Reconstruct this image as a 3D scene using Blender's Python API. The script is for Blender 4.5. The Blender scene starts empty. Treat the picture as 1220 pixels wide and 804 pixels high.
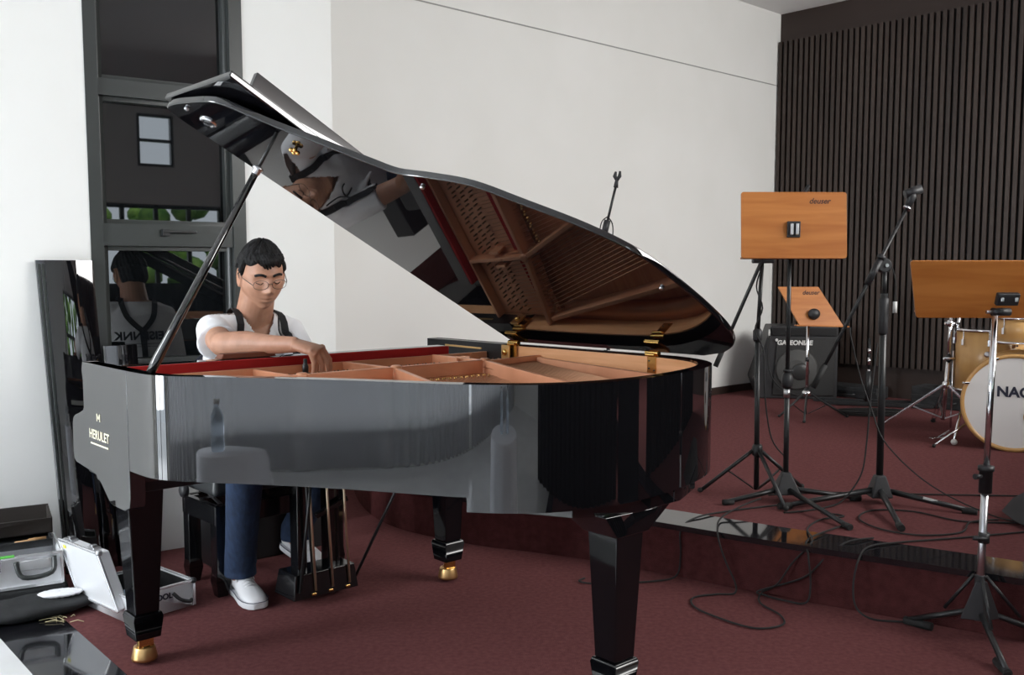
import bpy, bmesh, math, random
from mathutils import Vector, Matrix
from mathutils.bvhtree import BVHTree
random.seed(7)
S = bpy.context.scene
COL = S.collection
PI = math.pi

# ------------------------------------------------------------------ camera
cd = bpy.data.cameras.new('camera')
cam = bpy.data.objects.new('camera', cd); COL.objects.link(cam)
cd.sensor_width = 36.0
cd.lens = 1151.76 / 1220 * 36
cd.shift_y = 22.8 / 1220
cam.location = (0, 0, 1.272)
cam.rotation_euler = (PI / 2 - 0.0888, 0, 0)
cd.clip_start = 0.05
S.camera = cam
S.view_settings.view_transform = 'Standard'
S.view_settings.look = 'None'
S.view_settings.gamma = 1
S.view_settings.use_curve_mapping = False
S.view_settings.exposure = 0.18
S.cycles.max_bounces = 8
S.cycles.use_denoising = True

# ------------------------------------------------------------------ room frame
A1 = math.radians(55)
D1 = Vector((math.sin(A1), math.cos(A1), 0)); N1 = Vector((D1.y, -D1.x, 0)); P1 = Vector((-1.628, 4.285, 0))
A2 = math.radians(47)
D2 = Vector((math.sin(A2), math.cos(A2), 0)); N2 = Vector((D2.y, -D2.x, 0)); P2 = Vector((1.897, 8.344, 0))
CR = Vector((2.385, 8.799, 0)); DR = Vector((0.682, -0.731, 0)); NR = Vector((-0.731, -0.682, 0))
CEIL = 3.53
def RM(a, n, z=0): return P1 + D1 * a + N1 * n + Vector((0, 0, z))   # room coords: along left wall, out of it, up

# ------------------------------------------------------------------ world and lights
w = bpy.data.worlds.new('sky'); S.world = w; w.use_nodes = True
bgn = w.node_tree.nodes['Background']
bgn.inputs[0].default_value = (0.80, 0.90, 1.0, 1); bgn.inputs[1].default_value = 3.5

def area(name, loc, direction, sx, sy, power, color):
    ld = bpy.data.lights.new(name, 'AREA'); ld.shape = 'RECTANGLE'; ld.size = sx; ld.size_y = sy
    ld.energy = power; ld.color = color
    o = bpy.data.objects.new(name, ld); COL.objects.link(o); o.location = loc
    o.rotation_euler = Vector(direction).to_track_quat('-Z', 'Y').to_euler()
    return o
# daylight through the glazed door left of the frame, and through the sheer curtains behind the camera
area('daylight_door', RM(-3.75, .95, 1.45), D1 + N1 * .25 + Vector((0, 0, -0.55)), 1.0, 2.5, 118, (0.93, 0.97, 1.0))
area('daylight_curtains', RM(-3.75, 4.7, 1.6), D1, 5.6, 2.6, 45, (0.95, 0.98, 1.0))
area('added_ceiling_fill', RM(4.9, 4.9, CEIL - .02), -N1 * .9 - D1 * .35 + Vector((0, 0, -1)), 4.5, 3.5, 690, (1.0, 0.99, 0.965))  # added overhead fill lamp to brighten the stage wall; the ceiling has no opening

# ------------------------------------------------------------------ materials
MATS = {}
def mat(name, col, rough=0.5, metal=0.0, ior=1.5, spec=None, coat=0, trans=0, alpha=1):
    m = bpy.data.materials.new(name); m.use_nodes = True
    b = m.node_tree.nodes['Principled BSDF']
    b.inputs['Base Color'].default_value = (*col, 1); b.inputs['Roughness'].default_value = rough
    b.inputs['Metallic'].default_value = metal; b.inputs['IOR'].default_value = ior
    if coat: b.inputs['Coat Weight'].default_value = coat
    if trans: b.inputs['Transmission Weight'].default_value = trans
    MATS[name] = m
    return m
def nodes(m): return m.node_tree.nodes, m.node_tree.links, m.node_tree.nodes['Principled BSDF']
def noise_mix(m, c1, c2, scale=(10, 10, 10), detail=4, lo=.35, hi=.65, bump=0, coord='Object', dist=0, bscale=None):
    n, l, b = nodes(m)
    tc = n.new('ShaderNodeTexCoord'); mp = n.new('ShaderNodeMapping'); mp.inputs['Scale'].default_value = scale
    nt = n.new('ShaderNodeTexNoise'); nt.inputs['Scale'].default_value = 1; nt.inputs['Detail'].default_value = detail
    nt.inputs['Distortion'].default_value = dist
    cr = n.new('ShaderNodeValToRGB'); e = cr.color_ramp.elements
    e[0].position = lo; e[0].color = (*c1, 1); e[1].position = hi; e[1].color = (*c2, 1)
    l.new(tc.outputs[coord], mp.inputs[0]); l.new(mp.outputs[0], nt.inputs['Vector']); l.new(nt.outputs[0], cr.inputs[0])
    l.new(cr.outputs[0], b.inputs['Base Color'])
    if bump:
        src = nt.outputs[0]
        if bscale:
            n2 = n.new('ShaderNodeTexNoise'); n2.inputs['Scale'].default_value = bscale; n2.inputs['Detail'].default_value = 3
            l.new(tc.outputs[coord], n2.inputs['Vector']); src = n2.outputs[0]
        bp = n.new('ShaderNodeBump'); bp.inputs['Strength'].default_value = bump; bp.inputs['Distance'].default_value = .01
        l.new(src, bp.inputs['Height']); l.new(bp.outputs[0], b.inputs['Normal'])
    return m
M_wall = noise_mix(mat('white_paint', (.8, .8, .78), .75), (.79, .79, .765), (.82, .82, .80), (1.5, 1.5, 1.5), 3, bump=.03, bscale=90)
M_ceil = mat('ceiling_paint', (.86, .86, .86), .85)
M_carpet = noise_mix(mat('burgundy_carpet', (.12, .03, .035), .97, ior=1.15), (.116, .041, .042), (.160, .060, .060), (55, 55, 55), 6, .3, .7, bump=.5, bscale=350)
M_carpet_shaded = noise_mix(mat('burgundy_carpet_riser_shaded', (.12, .03, .035), .97, ior=1.15), (.060, .018, .018), (.090, .028, .028), (30, 30, 30), 6, .3, .7, bump=.4, bscale=260)  # same carpet, with the shade on the riser put into a darker colour
M_granite = noise_mix(mat('black_granite', (.01, .01, .012), .06, ior=1.7), (.006, .006, .008), (.035, .035, .04), (240, 240, 240), 4, .5, .8)
M_tile = noise_mix(mat('pale_tile', (.75, .75, .75), .2), (.72, .72, .72), (.80, .80, .80), (3, 3, 3), 3)
M_polish = mat('black_polish', (.004, .004, .005), .02, ior=1.9)
M_polishl = mat('black_polish_leg', (.004, .004, .005), .06, ior=1.42)
M_polish2 = mat('black_polish_bench', (.006, .006, .007), .12, ior=1.6)
M_satin = mat('black_satin', (.008, .008, .009), .35)
M_blackm = mat('black_metal', (.013, .014, .015), .38)
M_blackp = mat('black_plastic', (.018, .018, .02), .5)
M_rubber = mat('black_rubber', (.012, .012, .012), .75)
M_chrome = mat('chrome', (.75, .75, .77), .14, 1)
M_steel = mat('brushed_steel', (.55, .55, .57), .3, 1)
M_brass = mat('polished_brass', (.83, .52, .17), .2, 1)
M_brassd = mat('satin_brass', (.72, .46, .20), .38, 1)
M_copper = noise_mix(mat('bronze_plate_paint', (.55, .26, .13), .36, .2), (.66, .30, .165), (.78, .38, .22), (6, 6, 6), 2)
M_sound = noise_mix(mat('spruce_soundboard', (.6, .28, .12), .45), (.62, .24, .115), (.74, .32, .16), (3, 60, 3), 3)
M_maple = noise_mix(mat('maple_inner_rim', (.6, .33, .17), .35, ior=1.4), (.70, .34, .155), (.84, .45, .235), (4, 4, 45), 4, .3, .7, dist=.4)
M_felt = mat('red_felt', (.38, .012, .012), .95)
M_string = mat('copper_string', (.62, .34, .2), .4, .8)
M_stand = noise_mix(mat('stained_music_board', (.42, .15, .035), .38, ior=1.4), (.36, .115, .022), (.47, .175, .042), (2.5, 2.5, 30), 4, .3, .7, dist=.6)
M_drumwood = noise_mix(mat('maple_drum_shell', (.62, .36, .12), .28), (.50, .27, .09), (.66, .40, .16), (6, 6, 1.5), 4, .3, .7)
M_hoopwood = mat('maple_hoop', (.52, .29, .10), .3)
M_skin_drum = mat('white_drum_head', (.70, .68, .66), .55)
M_clear = mat('coated_head', (.45, .30, .14), .35)
M_slat = noise_mix(mat('dark_slat_wood', (.05, .03, .025), .5), (.030, .019, .015), (.050, .033, .026), (9, 9, 1.2), 3)
M_panel = mat('dark_brown_panel', (.030, .017, .013), .6)
M_void = mat('black_backing', (.003, .003, .003), .9)
M_frame = mat('graphite_window_frame', (.034, .038, .037), .28, ior=1.5)
M_glass = mat('dark_window_glass', (.004, .005, .006), .015, ior=1.75)
M_alu = mat('aluminium_sheet', (.78, .79, .81), .42, .25)
M_alue = mat('aluminium_extrusion', (.82, .83, .85), .25, .7)
M_white = mat('white_cotton', (.80, .80, .82), .9)
M_clothw = mat('white_cover_cloth', (.78, .80, .86), .85)
M_jean = noise_mix(mat('dark_blue_denim', (.02, .045, .11), .85), (.008, .020, .050), (.017, .038, .090), (60, 60, 18), 4, .3, .7, bump=.2)
M_pin = mat('dark_bronze_pin', (.22, .12, .06), .4, .8)
M_skin = noise_mix(mat('skin', (.5, .27, .18), .5), (.43, .215, .135), (.52, .27, .175), (22, 22, 22), 3)
M_skin.node_tree.nodes['Principled BSDF'].inputs['Subsurface Weight'].default_value = .08
M_skin.node_tree.nodes['Principled BSDF'].inputs['Subsurface Radius'].default_value = (.01, .004, .002)
M_lip = mat('lips', (.20, .065, .055), .5)
M_beard = mat('shaved_stubble', (.33, .175, .12), .6)
M_hair = noise_mix(mat('black_hair', (.012, .011, .011), .6, ior=1.3), (.003, .003, .003), (.018, .017, .018), (90, 90, 30), 4, bump=.7)
M_shoe = mat('white_shoe_leather', (.72, .72, .74), .5)
M_sole = mat('white_rubber_sole', (.65, .65, .67), .6)
M_navy = mat('navy_trim', (.02, .025, .06), .6)
M_strap = mat('black_webbing', (.008, .008, .010), .8)
M_print = mat('dark_print', (.02, .022, .04), .8)
M_goldprint = mat('gold_inlay', (.85, .80, .62), .35, .3)
M_leather = mat('black_leather', (.022, .024, .026), .38)
M_bag = noise_mix(mat('black_nylon', (.012, .013, .014), .7), (.008, .009, .010), (.022, .023, .025), (14, 14, 14), 3, bump=.3)
M_green = mat('green_sticker', (.12, .55, .08), .6)
M_yellow = mat('yellow_sticker', (.75, .72, .08), .6)
M_grille = noise_mix(mat('speaker_grille', (.01, .01, .01), .55), (.006, .006, .006), (.02, .02, .02), (300, 300, 300), 2)
M_cone = mat('speaker_cone', (.05, .05, .048), .5)
M_dust = mat('speaker_dust_cap', (.02, .02, .02), .4)
M_ptext = mat('pale_print', (.62, .62, .60), .6)
M_logo = mat('burnt_logo', (.05, .016, .008), .7)
M_brownw = mat('brown_leatherette', (.16, .045, .02), .5)
M_clearp = mat('clear_plastic_bottle', (.75, .85, .95), .05, ior=1.33, trans=.85)
M_leaf = noise_mix(mat('garden_foliage', (.1, .3, .04), .8), (.05, .17, .02), (.30, .50, .10), (4, 4, 4), 4)
M_curtain = mat('sheer_grey_curtain', (.62, .63, .66), .9)
_n, _l, _b = nodes(M_curtain); _t = _n.new('ShaderNodeBsdfTransparent'); _m = _n.new('ShaderNodeMixShader'); _m.inputs[0].default_value = .55
_l.new(_t.outputs[0], _m.inputs[1]); _l.new(_b.outputs[0], _m.inputs[2]); _l.new(_m.outputs[0], _n['Material Output'].inputs[0])
M_lens = mat('clear_lens', (1, 1, 1), .0, ior=1.05, trans=1)

# ------------------------------------------------------------------ mesh helpers
WM = {}     # world matrix of every empty
def frame_mat(loc, rz=0): return Matrix.Translation(Vector(loc)) @ Matrix.Rotation(rz, 4, 'Z')
def props(o, label=None, cat=None, group=None, kind=None):
    if label: o['label'] = label
    if cat: o['category'] = cat
    if group: o['group'] = group
    if kind: o['kind'] = kind
    return o
def thing(name, label, cat, loc=(0, 0, 0), rz=0, group=None):
    o = bpy.data.objects.new(name, None); COL.objects.link(o); o.empty_display_size = .1
    o.location = loc; o.rotation_euler = (0, 0, rz); WM[o] = frame_mat(loc, rz)
    return props(o, label, cat, group)
def V(*a): return Vector(a if len(a) > 1 else a[0])

class MB:
    """collects shapes in world space; build() links them as one mesh object"""
    def __init__(s, T=None): s.v = []; s.f = []; s.sm = []; s.T = T
    def add(s, vs, fs, smooth=False):
        b = len(s.v)
        for p in vs:
            p = Vector(p)
            s.v.append(s.T @ p if s.T else p)
        for f in fs: s.f.append([b + i for i in f]); s.sm.append(smooth)
        return s
    def box(s, c, size, M=None):
        hx, hy, hz = [k / 2 for k in size]; c = Vector(c)
        vs = [Vector((x, y, z)) for x in (-hx, hx) for y in (-hy, hy) for z in (-hz, hz)]
        if M is not None: vs = [M @ p for p in vs]
        return s.add([c + p for p in vs], [(0, 1, 3, 2), (4, 6, 7, 5), (0, 4, 5, 1), (2, 3, 7, 6), (0, 2, 6, 4), (1, 5, 7, 3)])
    def hexa(s, bot, top):
        n = len(bot); vs = list(bot) + list(top)
        fs = [tuple(range(n))[::-1], tuple(range(n, 2 * n))] + [(i, (i + 1) % n, n + (i + 1) % n, n + i) for i in range(n)]
        return s.add(vs, fs)
    def prism(s, pts, z0, z1, smooth=False):
        n = len(pts); vs = [(p[0], p[1], z0) for p in pts] + [(p[0], p[1], z1) for p in pts]
        s.add(vs, [tuple(range(n))[::-1], tuple(range(n, 2 * n))])
        return s.add(vs, [(i, (i + 1) % n, n + (i + 1) % n, n + i) for i in range(n)], smooth)
    def bar(s, a, b, wd, th, up=(0, 0, 1)):
        a, b, up = Vector(a), Vector(b), Vector(up); t = (b - a).normalized(); x = t.cross(up).normalized(); y = x.cross(t)
        q = [x * (i * wd / 2) + y * (j * th / 2) for i, j in ((-1, -1), (1, -1), (1, 1), (-1, 1))]
        return s.hexa([a + k for k in q], [b + k for k in q])
    def tube(s, pts, r, n=10, closed=False, caps=True):
        pts = [Vector(p) for p in pts]; m = len(pts); rr = r if isinstance(r, (list, tuple)) else [r] * m
        return s.ell(pts, [(k, k) for k in rr], n, None, closed, caps)
    def ell(s, pts, rad, n=16, ref=None, closed=False, caps=True):
        pts = [Vector(p) for p in pts]; m = len(pts); vs = []; prev = None
        for i, p in enumerate(pts):
            if closed: t = (pts[(i + 1) % m] - pts[i - 1])
            else: t = pts[min(i + 1, m - 1)] - pts[max(i - 1, 0)]
            t = t.normalized() if t.length > 1e-9 else Vector((0, 0, 1))
            if ref is not None: x = Vector(ref)
            elif prev is None: x = Vector((1, 0, 0)) if abs(t.x) < .8 else Vector((0, 1, 0))
            else: x = prev
            x = (x - t * x.dot(t))
            x = x.normalized() if x.length > 1e-6 else t.orthogonal().normalized()
            prev = x; y = t.cross(x)
            for k in range(n):
                a = 2 * PI * k / n; vs.append(p + x * (math.cos(a) * rad[i][0]) + y * (math.sin(a) * rad[i][1]))
        fs = []
        for i in range(m if closed else m - 1):
            for k in range(n):
                j = (i + 1) % m; fs.append((i * n + k, i * n + (k + 1) % n, j * n + (k + 1) % n, j * n + k))
        s.add(vs, fs, True)
        if caps and not closed:
            b = len(s.v) - len(vs)
            s.f.append([b + k for k in range(n)][::-1]); s.sm.append(False)
            s.f.append([b + (m - 1) * n + k for k in range(n)]); s.sm.append(False)
        return s
    def lathe(s, base, prof, n=24, axis=(0, 0, 1), smooth=True):
        """prof: list of (radius, height) along axis"""
        base, ax = Vector(base), Vector(axis).normalized(); x = ax.orthogonal().normalized(); y = ax.cross(x); vs = []
        for r, h in prof:
            for k in range(n):
                a = 2 * PI * k / n; vs.append(base + ax * h + (x * math.cos(a) + y * math.sin(a)) * r)
        m = len(prof); fs = []
        for i in range(m - 1):
            for k in range(n): fs.append((i * n + k, i * n + (k + 1) % n, (i + 1) * n + (k + 1) % n, (i + 1) * n + k))
        s.add(vs, fs, smooth); b = len(s.v) - len(vs)
        s.f.append([b + k for k in range(n)][::-1]); s.sm.append(False)
        s.f.append([b + (m - 1) * n + k for k in range(n)]); s.sm.append(False)
        return s
    def sphere(s, c, r, n=14, m=10, M=None):
        c = Vector(c); r = (r, r, r) if not isinstance(r, (tuple, list)) else r; vs = []
        for i in range(m + 1):
            th = PI * i / m
            for k in range(n):
                a = 2 * PI * k / n; p = Vector((r[0] * math.sin(th) * math.cos(a), r[1] * math.sin(th) * math.sin(a), r[2] * math.cos(th)))
                vs.append(c + (M @ p if M is not None else p))
        fs = [(i * n + k, (i + 1) * n + k, (i + 1) * n + (k + 1) % n, i * n + (k + 1) % n) for i in range(m) for k in range(n)]
        return s.add(vs, fs, True)
    def mesh(s, name, inv=None):
        me = bpy.data.meshes.new(name)
        me.from_pydata([tuple(inv @ p) if inv else tuple(p) for p in s.v], [], s.f)
        me.polygons.foreach_set('use_smooth', s.sm); me.update()
        bm = bmesh.new(); bm.from_mesh(me); bmesh.ops.remove_doubles(bm, verts=bm.verts, dist=1e-6)
        bmesh.ops.recalc_face_normals(bm, faces=bm.faces); bm.to_mesh(me); bm.free()
        return me
    def build(s, name, m, parent=None, bevel=0, label=None, root=None, seg=2):
        inv = None; r = root or parent
        while r is not None and r not in WM: r = r.parent
        if r is not None: inv = WM[r].inverted()
        me = s.mesh(name, inv); me.materials.append(m)
        o = bpy.data.objects.new(name, me); COL.objects.link(o)
        if parent: o.parent = parent
        if bevel:
            b = o.modifiers.new('bevel', 'BEVEL'); b.width = bevel; b.segments = seg; b.limit_method = 'ANGLE'; b.angle_limit = .6
            o.modifiers.new('wn', 'WEIGHTED_NORMAL').keep_sharp = False
        if label: o['label'] = label
        return o
def copy_tree(o, parent=None):
    c = o.copy(); COL.objects.link(c); c.parent = parent
    for ch in list(o.children): copy_tree(ch, c)
    return c
def place_new(o, label, cat, group=None): return props(o, label, cat, group)
def text_mesh(name, body, size, M, m, parent, extrude=.0008, label=None, bold=0, shear=0, spacing=1.0):
    """lettering lying in the XY plane of matrix M, centred"""
    cu = bpy.data.curves.new(name, 'FONT'); cu.body = body; cu.size = size; cu.extrude = extrude; cu.offset = bold
    cu.align_x = 'CENTER'; cu.align_y = 'CENTER'; cu.shear = shear; cu.space_character = spacing
    t = bpy.data.objects.new(name, cu); COL.objects.link(t)
    dg = bpy.context.evaluated_depsgraph_get(); dg.update()
    me = bpy.data.meshes.new_from_object(t.evaluated_get(dg)); bpy.data.objects.remove(t)
    r = parent; inv = Matrix()
    while r is not None and r not in WM: r = r.parent
    if r is not None: inv = WM[r].inverted()
    me.transform(inv @ M); me.materials.clear(); me.materials.append(m)
    o = bpy.data.objects.new(name, me); COL.objects.link(o)
    if parent: o.parent = parent
    if label: o['label'] = label
    return o
def basis(o, x, y):
    """matrix with origin o, X axis x, Y axis y"""
    x = Vector(x).normalized(); z = x.cross(Vector(y)).normalized(); y = z.cross(x)
    return Matrix(((x.x, y.x, z.x, o[0]), (x.y, y.y, z.y, o[1]), (x.z, y.z, z.z, o[2]), (0, 0, 0, 1)))
def catmull(P, k=8, closed=False):
    P = [Vector(p) for p in P]; n = len(P); out = []
    rng = range(n if closed else n - 1)
    for i in rng:
        g = (lambda j: P[j % n]) if closed else (lambda j: P[min(max(j, 0), n - 1)])
        p0, p1, p2, p3 = g(i - 1), g(i), g(i + 1), g(i + 2)
        for q in range(k):
            f = q / k
            out.append(.5 * ((2 * p1) + (p2 - p0) * f + (2 * p0 - 5 * p1 + 4 * p2 - p3) * f * f + (3 * p1 - p0 - 3 * p2 + p3) * f ** 3))
    if not closed: out.append(P[-1])
    return out
def struct(name, mb, m, bevel=0, parent=None):
    o = mb.build(name, m, parent, bevel)
    if parent is None: o['kind'] = 'structure'
    return o

# ================================================================== THE ROOM
def wallseg(mb, a, b, z0, z1, n, th=.14):
    a, b, n = Vector(a), Vector(b), Vector(n)
    q = [a, b, b - n * th, a - n * th]
    mb.hexa([V(p.x, p.y, z0) for p in q], [V(p.x, p.y, z1) for p in q]); return mb
LA, LB = -.213, .470       # window opening along the wall
SA, SE, ZS = -3.6, .915, .80
mb = MB(); wallseg(mb, RM(SA, 0), RM(LA, 0), 0, CEIL, N1); wallseg(mb, RM(LB, 0), RM(SE, 0), 0, CEIL, N1)
wallseg(mb, RM(LA, 0), RM(LB, 0), 0, ZS, N1); wallseg(mb, RM(LA, 0), RM(LB, 0), 3.1, CEIL, N1)
# return behind the column to the stage wall
wallseg(mb, RM(SE, -.14), RM(SE, -1.1), 0, CEIL, D1, .14)
struct('wall_left', mb, M_wall)
mb = MB(); s0 = P2 - D2 * 4.6; wallseg(mb, s0, V(CR.x, CR.y, 0) + D2 * .0, 0, CEIL, N2)
wl = struct('wall_stage', mb, M_wall)
# thin joint line and a skirting on the stage wall
mb = MB(); a = s0 + N2 * .002; b = CR + N2 * .002
mb.bar(V(a.x, a.y, 2.907), V(b.x, b.y, 2.907), .008, .007); struct('trim_1', mb, mat('joint_grey', (.35, .35, .34), .8))
mb = MB(); a = s0 + N2 * .012; b = CR + N2 * .012
mb.bar(V(a.x, a.y, .25), V(b.x, b.y, .25), .02, .06); struct('baseboard_stage', mb, M_panel)
# right wall with slats
mb = MB(); wallseg(mb, CR, CR + DR * 9.5, 0, CEIL, NR); struct('wall_right', mb, M_panel)
mb = MB()
c0 = CR + NR * .012; mb.bar(V(c0.x, c0.y, 1.88) + DR * .02, V(c0.x, c0.y, 1.88) + DR * 6.2, .02, 2.80, (0, 0, 1)); bk = struct('trim_2', mb, M_void)
mb = MB()
for i in range(120):
    p = CR + DR * (.03 + i * .0515) + NR * .036
    mb.box((p.x, p.y, 1.88), (.030, .03, 2.80), Matrix.Rotation(math.atan2(DR.y, DR.x), 3, 'Z'))
sl = mb.build('slat_panel', M_slat, None, 0); props(sl, None, None, None, 'structure'); sl.name = 'trim_3'
# ceiling
mb = MB(); q = [RM(SA - .2, 8.3), RM(13, 8.3), RM(13, -6.5), RM(SA - .2, -6.5)]
mb.prism([(p.x, p.y) for p in q], CEIL, CEIL + .1); struct('ceiling', mb, M_ceil)
# left wall of the hall: glazed door opening and curtained window
mb = MB(); wallseg(mb, RM(SA, 0), RM(SA, .45), 0, CEIL, D1); wallseg(mb, RM(SA, 1.55), RM(SA, 1.85), 0, CEIL, D1)
wallseg(mb, RM(SA, .45), RM(SA, 1.55), 2.75, CEIL, D1); wallseg(mb, RM(SA, 1.85), RM(SA, 8.1), 2.95, CEIL, D1)
wallseg(mb, RM(SA, 7.6), RM(SA, 8.1), 0, 2.95, D1); wallseg(mb, RM(SA, 1.85), RM(SA, 7.6), 0, .25, D1); struct('wall_west', mb, M_wall)
mb = MB()
for a in (.45, 1.0, 1.55): mb.box(RM(SA, a, 1.37), (.06, .06, 2.75), Matrix.Rotation(-A1, 3, 'Z'))
struct('window_3', mb, M_frame)
# rear wall with a high window and a strip window
RW = 8.0
mb = MB()
def rw(a0, a1, z0, z1): wallseg(mb, RM(a0, RW), RM(a1, RW), z0, z1, -N1)
rw(SA, -.2, 0, CEIL); rw(3.05, 3.6, 0, CEIL); rw(-.2, 3.05, 0, 1.05); rw(-.2, 3.05, 2.07, 2.58); rw(-.2, 2.05, 2.58, 3.19); rw(2.46, 3.05, 2.58, 3.19); rw(-.2, 3.05, 3.19, CEIL)
struct('wall_rear', mb, M_wall)
mb = MB(); rw(3.6, 12.5, 0, CEIL); struct('wall_rear_panelled', mb, M_panel)
def win_frame(name, a0, a1, z0, z1, cols, rows, t=.035):
    mb = MB()
    for i in range(cols + 1):
        a = a0 + (a1 - a0) * i / cols; mb.box(RM(a, RW + .03, (z0 + z1) / 2), (t, .06, z1 - z0 + t), Matrix.Rotation(PI / 2 - A1, 3, 'Z'))
    for j in range(rows + 1):
        z = z0 + (z1 - z0) * j / rows; mb.box(RM((a0 + a1) / 2, RW + .03, z), (a1 - a0, .06, t), Matrix.Rotation(PI / 2 - A1, 3, 'Z'))
    struct(name, mb, M_frame)
win_frame('window_1', 2.05, 2.46, 2.58, 3.19, 1, 2)
win_frame('window_2', -.2, 3.05, 1.05, 2.07, 8, 2, .05)
# east side closing wall
mb = MB(); wallseg(mb, RM(12.5, -6), RM(12.5, 8.2), 0, CEIL, -D1); struct('wall_east', mb, M_panel)
# floor: carpet right of a granite strip, pale tiles left of it
q = Vector((-1.586, 3.38, 0)); sd = Vector((.655, -.756, 0)).normalized(); sn = Vector((sd.y, -sd.x, 0))   # sn points left
e0 = q - sd * .95; e1 = q + sd * 12
mb = MB(); mb.prism([(p.x, p.y) for p in [e0, e1, e1 - sn * 14, RM(14, -6), RM(.9, -6), RM(.9, -.02)]], -.05, 0); struct('floor', mb, M_carpet)
mb = MB(); mb.prism([(p.x, p.y) for p in [e0, e0 + sn * .225, e1 + sn * .225, e1]], -.05, .001); struct('trim_4', mb, M_granite, .001)
mb = MB(); mb.prism([(p.x, p.y) for p in [e0 + sn * .225, RM(SA - 2.5, -.1), RM(SA - 2.5, 9), e1 + sn * 9, e1 + sn * .225]], -.05, 0); fl = struct('floor_tiled', mb, M_tile)
# garden ground outside
mb = MB(); mb.prism([(p.x, p.y) for p in [RM(-6, 8.3), RM(10, 8.3), RM(10, 16), RM(-6, 16)]], -.1, -.02); struct('floor_garden', mb, mat('lawn', (.10, .22, .04), .9))
# stage
RIS = catmull([(-.97, 5.75, 0), (-.86, 5.3, 0), (-.72, 4.93, 0), (-.53, 4.66, 0), (-.2, 4.42, 0), (.04, 4.31, 0), (.335, 4.17, 0), (.6, 4.0, 0), (.88, 3.80, 0), (1.1, 3.65, 0), (1.29, 3.53, 0), (1.75, 3.235, 0), (2.6, 2.62, 0), (4.5, 1.1, 0)], 6)
def offs(P, d):
    out = []
    for i, p in enumerate(P):
        t = (P[min(i + 1, len(P) - 1)] - P[max(i - 1, 0)]).normalized(); out.append(p + Vector((-t.y, t.x, 0)) * d)
    return out
HS = .22
mb = MB()
back = [V(10.5, 1.1, 0), V(10.5, 3, 0), V(2.5, 9.1, 0), V(-1.2, 5.8, 0)]
mb.prism([(p.x, p.y) for p in offs(RIS, .0) + back], 0.001, HS - .02); st = struct('trim_5', mb, M_carpet_shaded)
mb = MB(); mb.prism([(p.x, p.y) for p in offs(RIS, .215) + back], HS - .02, HS); struct('floor_stage', mb, M_carpet)
mb = MB(); o1, o2 = offs(RIS, -.008), offs(RIS, .215); n = len(o1)
vs = [V(p.x, p.y, HS - .022) for p in o1] + [V(p.x, p.y, HS + .001) for p in o1] + [V(p.x, p.y, HS + .001) for p in o2] + [V(p.x, p.y, HS - .022) for p in o2]
fs = []
for i in range(n - 1):
    for k in range(4): a = k * n; b = ((k + 1) % 4) * n; fs.append((a + i, a + i + 1, b + i + 1, b + i))
mb.add(vs, fs); struct('trim_6', mb, M_granite)

# window in the left wall (dark panes in a graphite frame)
RL = Matrix.Rotation(PI / 2 - A1, 3, 'Z')
mb = MB()
def fr(a0, a1, z0, z1, n0, n1_): mb.box(RM((a0 + a1) / 2, (n0 + n1_) / 2, (z0 + z1) / 2), (a1 - a0, abs(n1_ - n0), z1 - z0), RL)
fr(LA, LA + .052, ZS, 3.1, -.1, .004); fr(LB - .06, LB, ZS, 3.1, -.1, .004)
fr(LA + .052, LB - .06, 2.02, 2.09, -.1, -.004); fr(LA + .052, LB - .06, 1.38, 1.475, -.1, -.004); fr(LA, LB, ZS, ZS + .06, -.1, .01); fr(LA, LB, 3.04, 3.1, -.1, .0)
# inner sash profiles
for (z0, z1) in ((ZS + .06, 1.38), (1.475, 2.02), (2.09, 3.04)):
    for (a0, a1) in ((LA + .052, LA + .076), (LB - .084, LB - .06)): fr(a0, a1, z0, z1, -.09, -.03)
    fr(LA + .076, LB - .084, z0, z0 + .02, -.09, -.03); fr(LA + .076, LB - .084, z1 - .02, z1, -.09, -.03)
wf = struct('window_4', mb, M_frame, .003)
mb = MB(); mb.box(RM((LA + LB) / 2, -.07, (ZS + 3.1) / 2), (LB - LA - .06, .008, 3.1 - ZS - .06), RL); mb.build('window_pane', M_glass, wf)
mb = MB(); mb.box(RM(.16, .012, 1.445), (.15, .012, .012), RL); mb.box(RM(.10, .006, 1.44), (.03, .02, .03), RL); mb.build('window_latch', M_blackm, wf, .002)

# ================================================================== THE GRAND PIANO
PO = Vector((-1.4764, 3.1547, 0)); PYAW = 0.7312
PMAT = frame_mat(PO, PYAW)
UU = Vector((math.cos(PYAW), math.sin(PYAW), 0)); VV = Vector((UU.y, -UU.x, 0)); ZZ = Vector((0, 0, 1))
def P(u, v, z): return PO + UU * u + VV * v + ZZ * z
piano = thing('grand_piano', 'glossy black grand piano with its lid raised and a bronze iron plate inside', 'piano', PO, PYAW)
def part(mb, name, m, bevel=0, parent=None, label=None): return mb.build(name, m, parent or piano, bevel, label)

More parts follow.
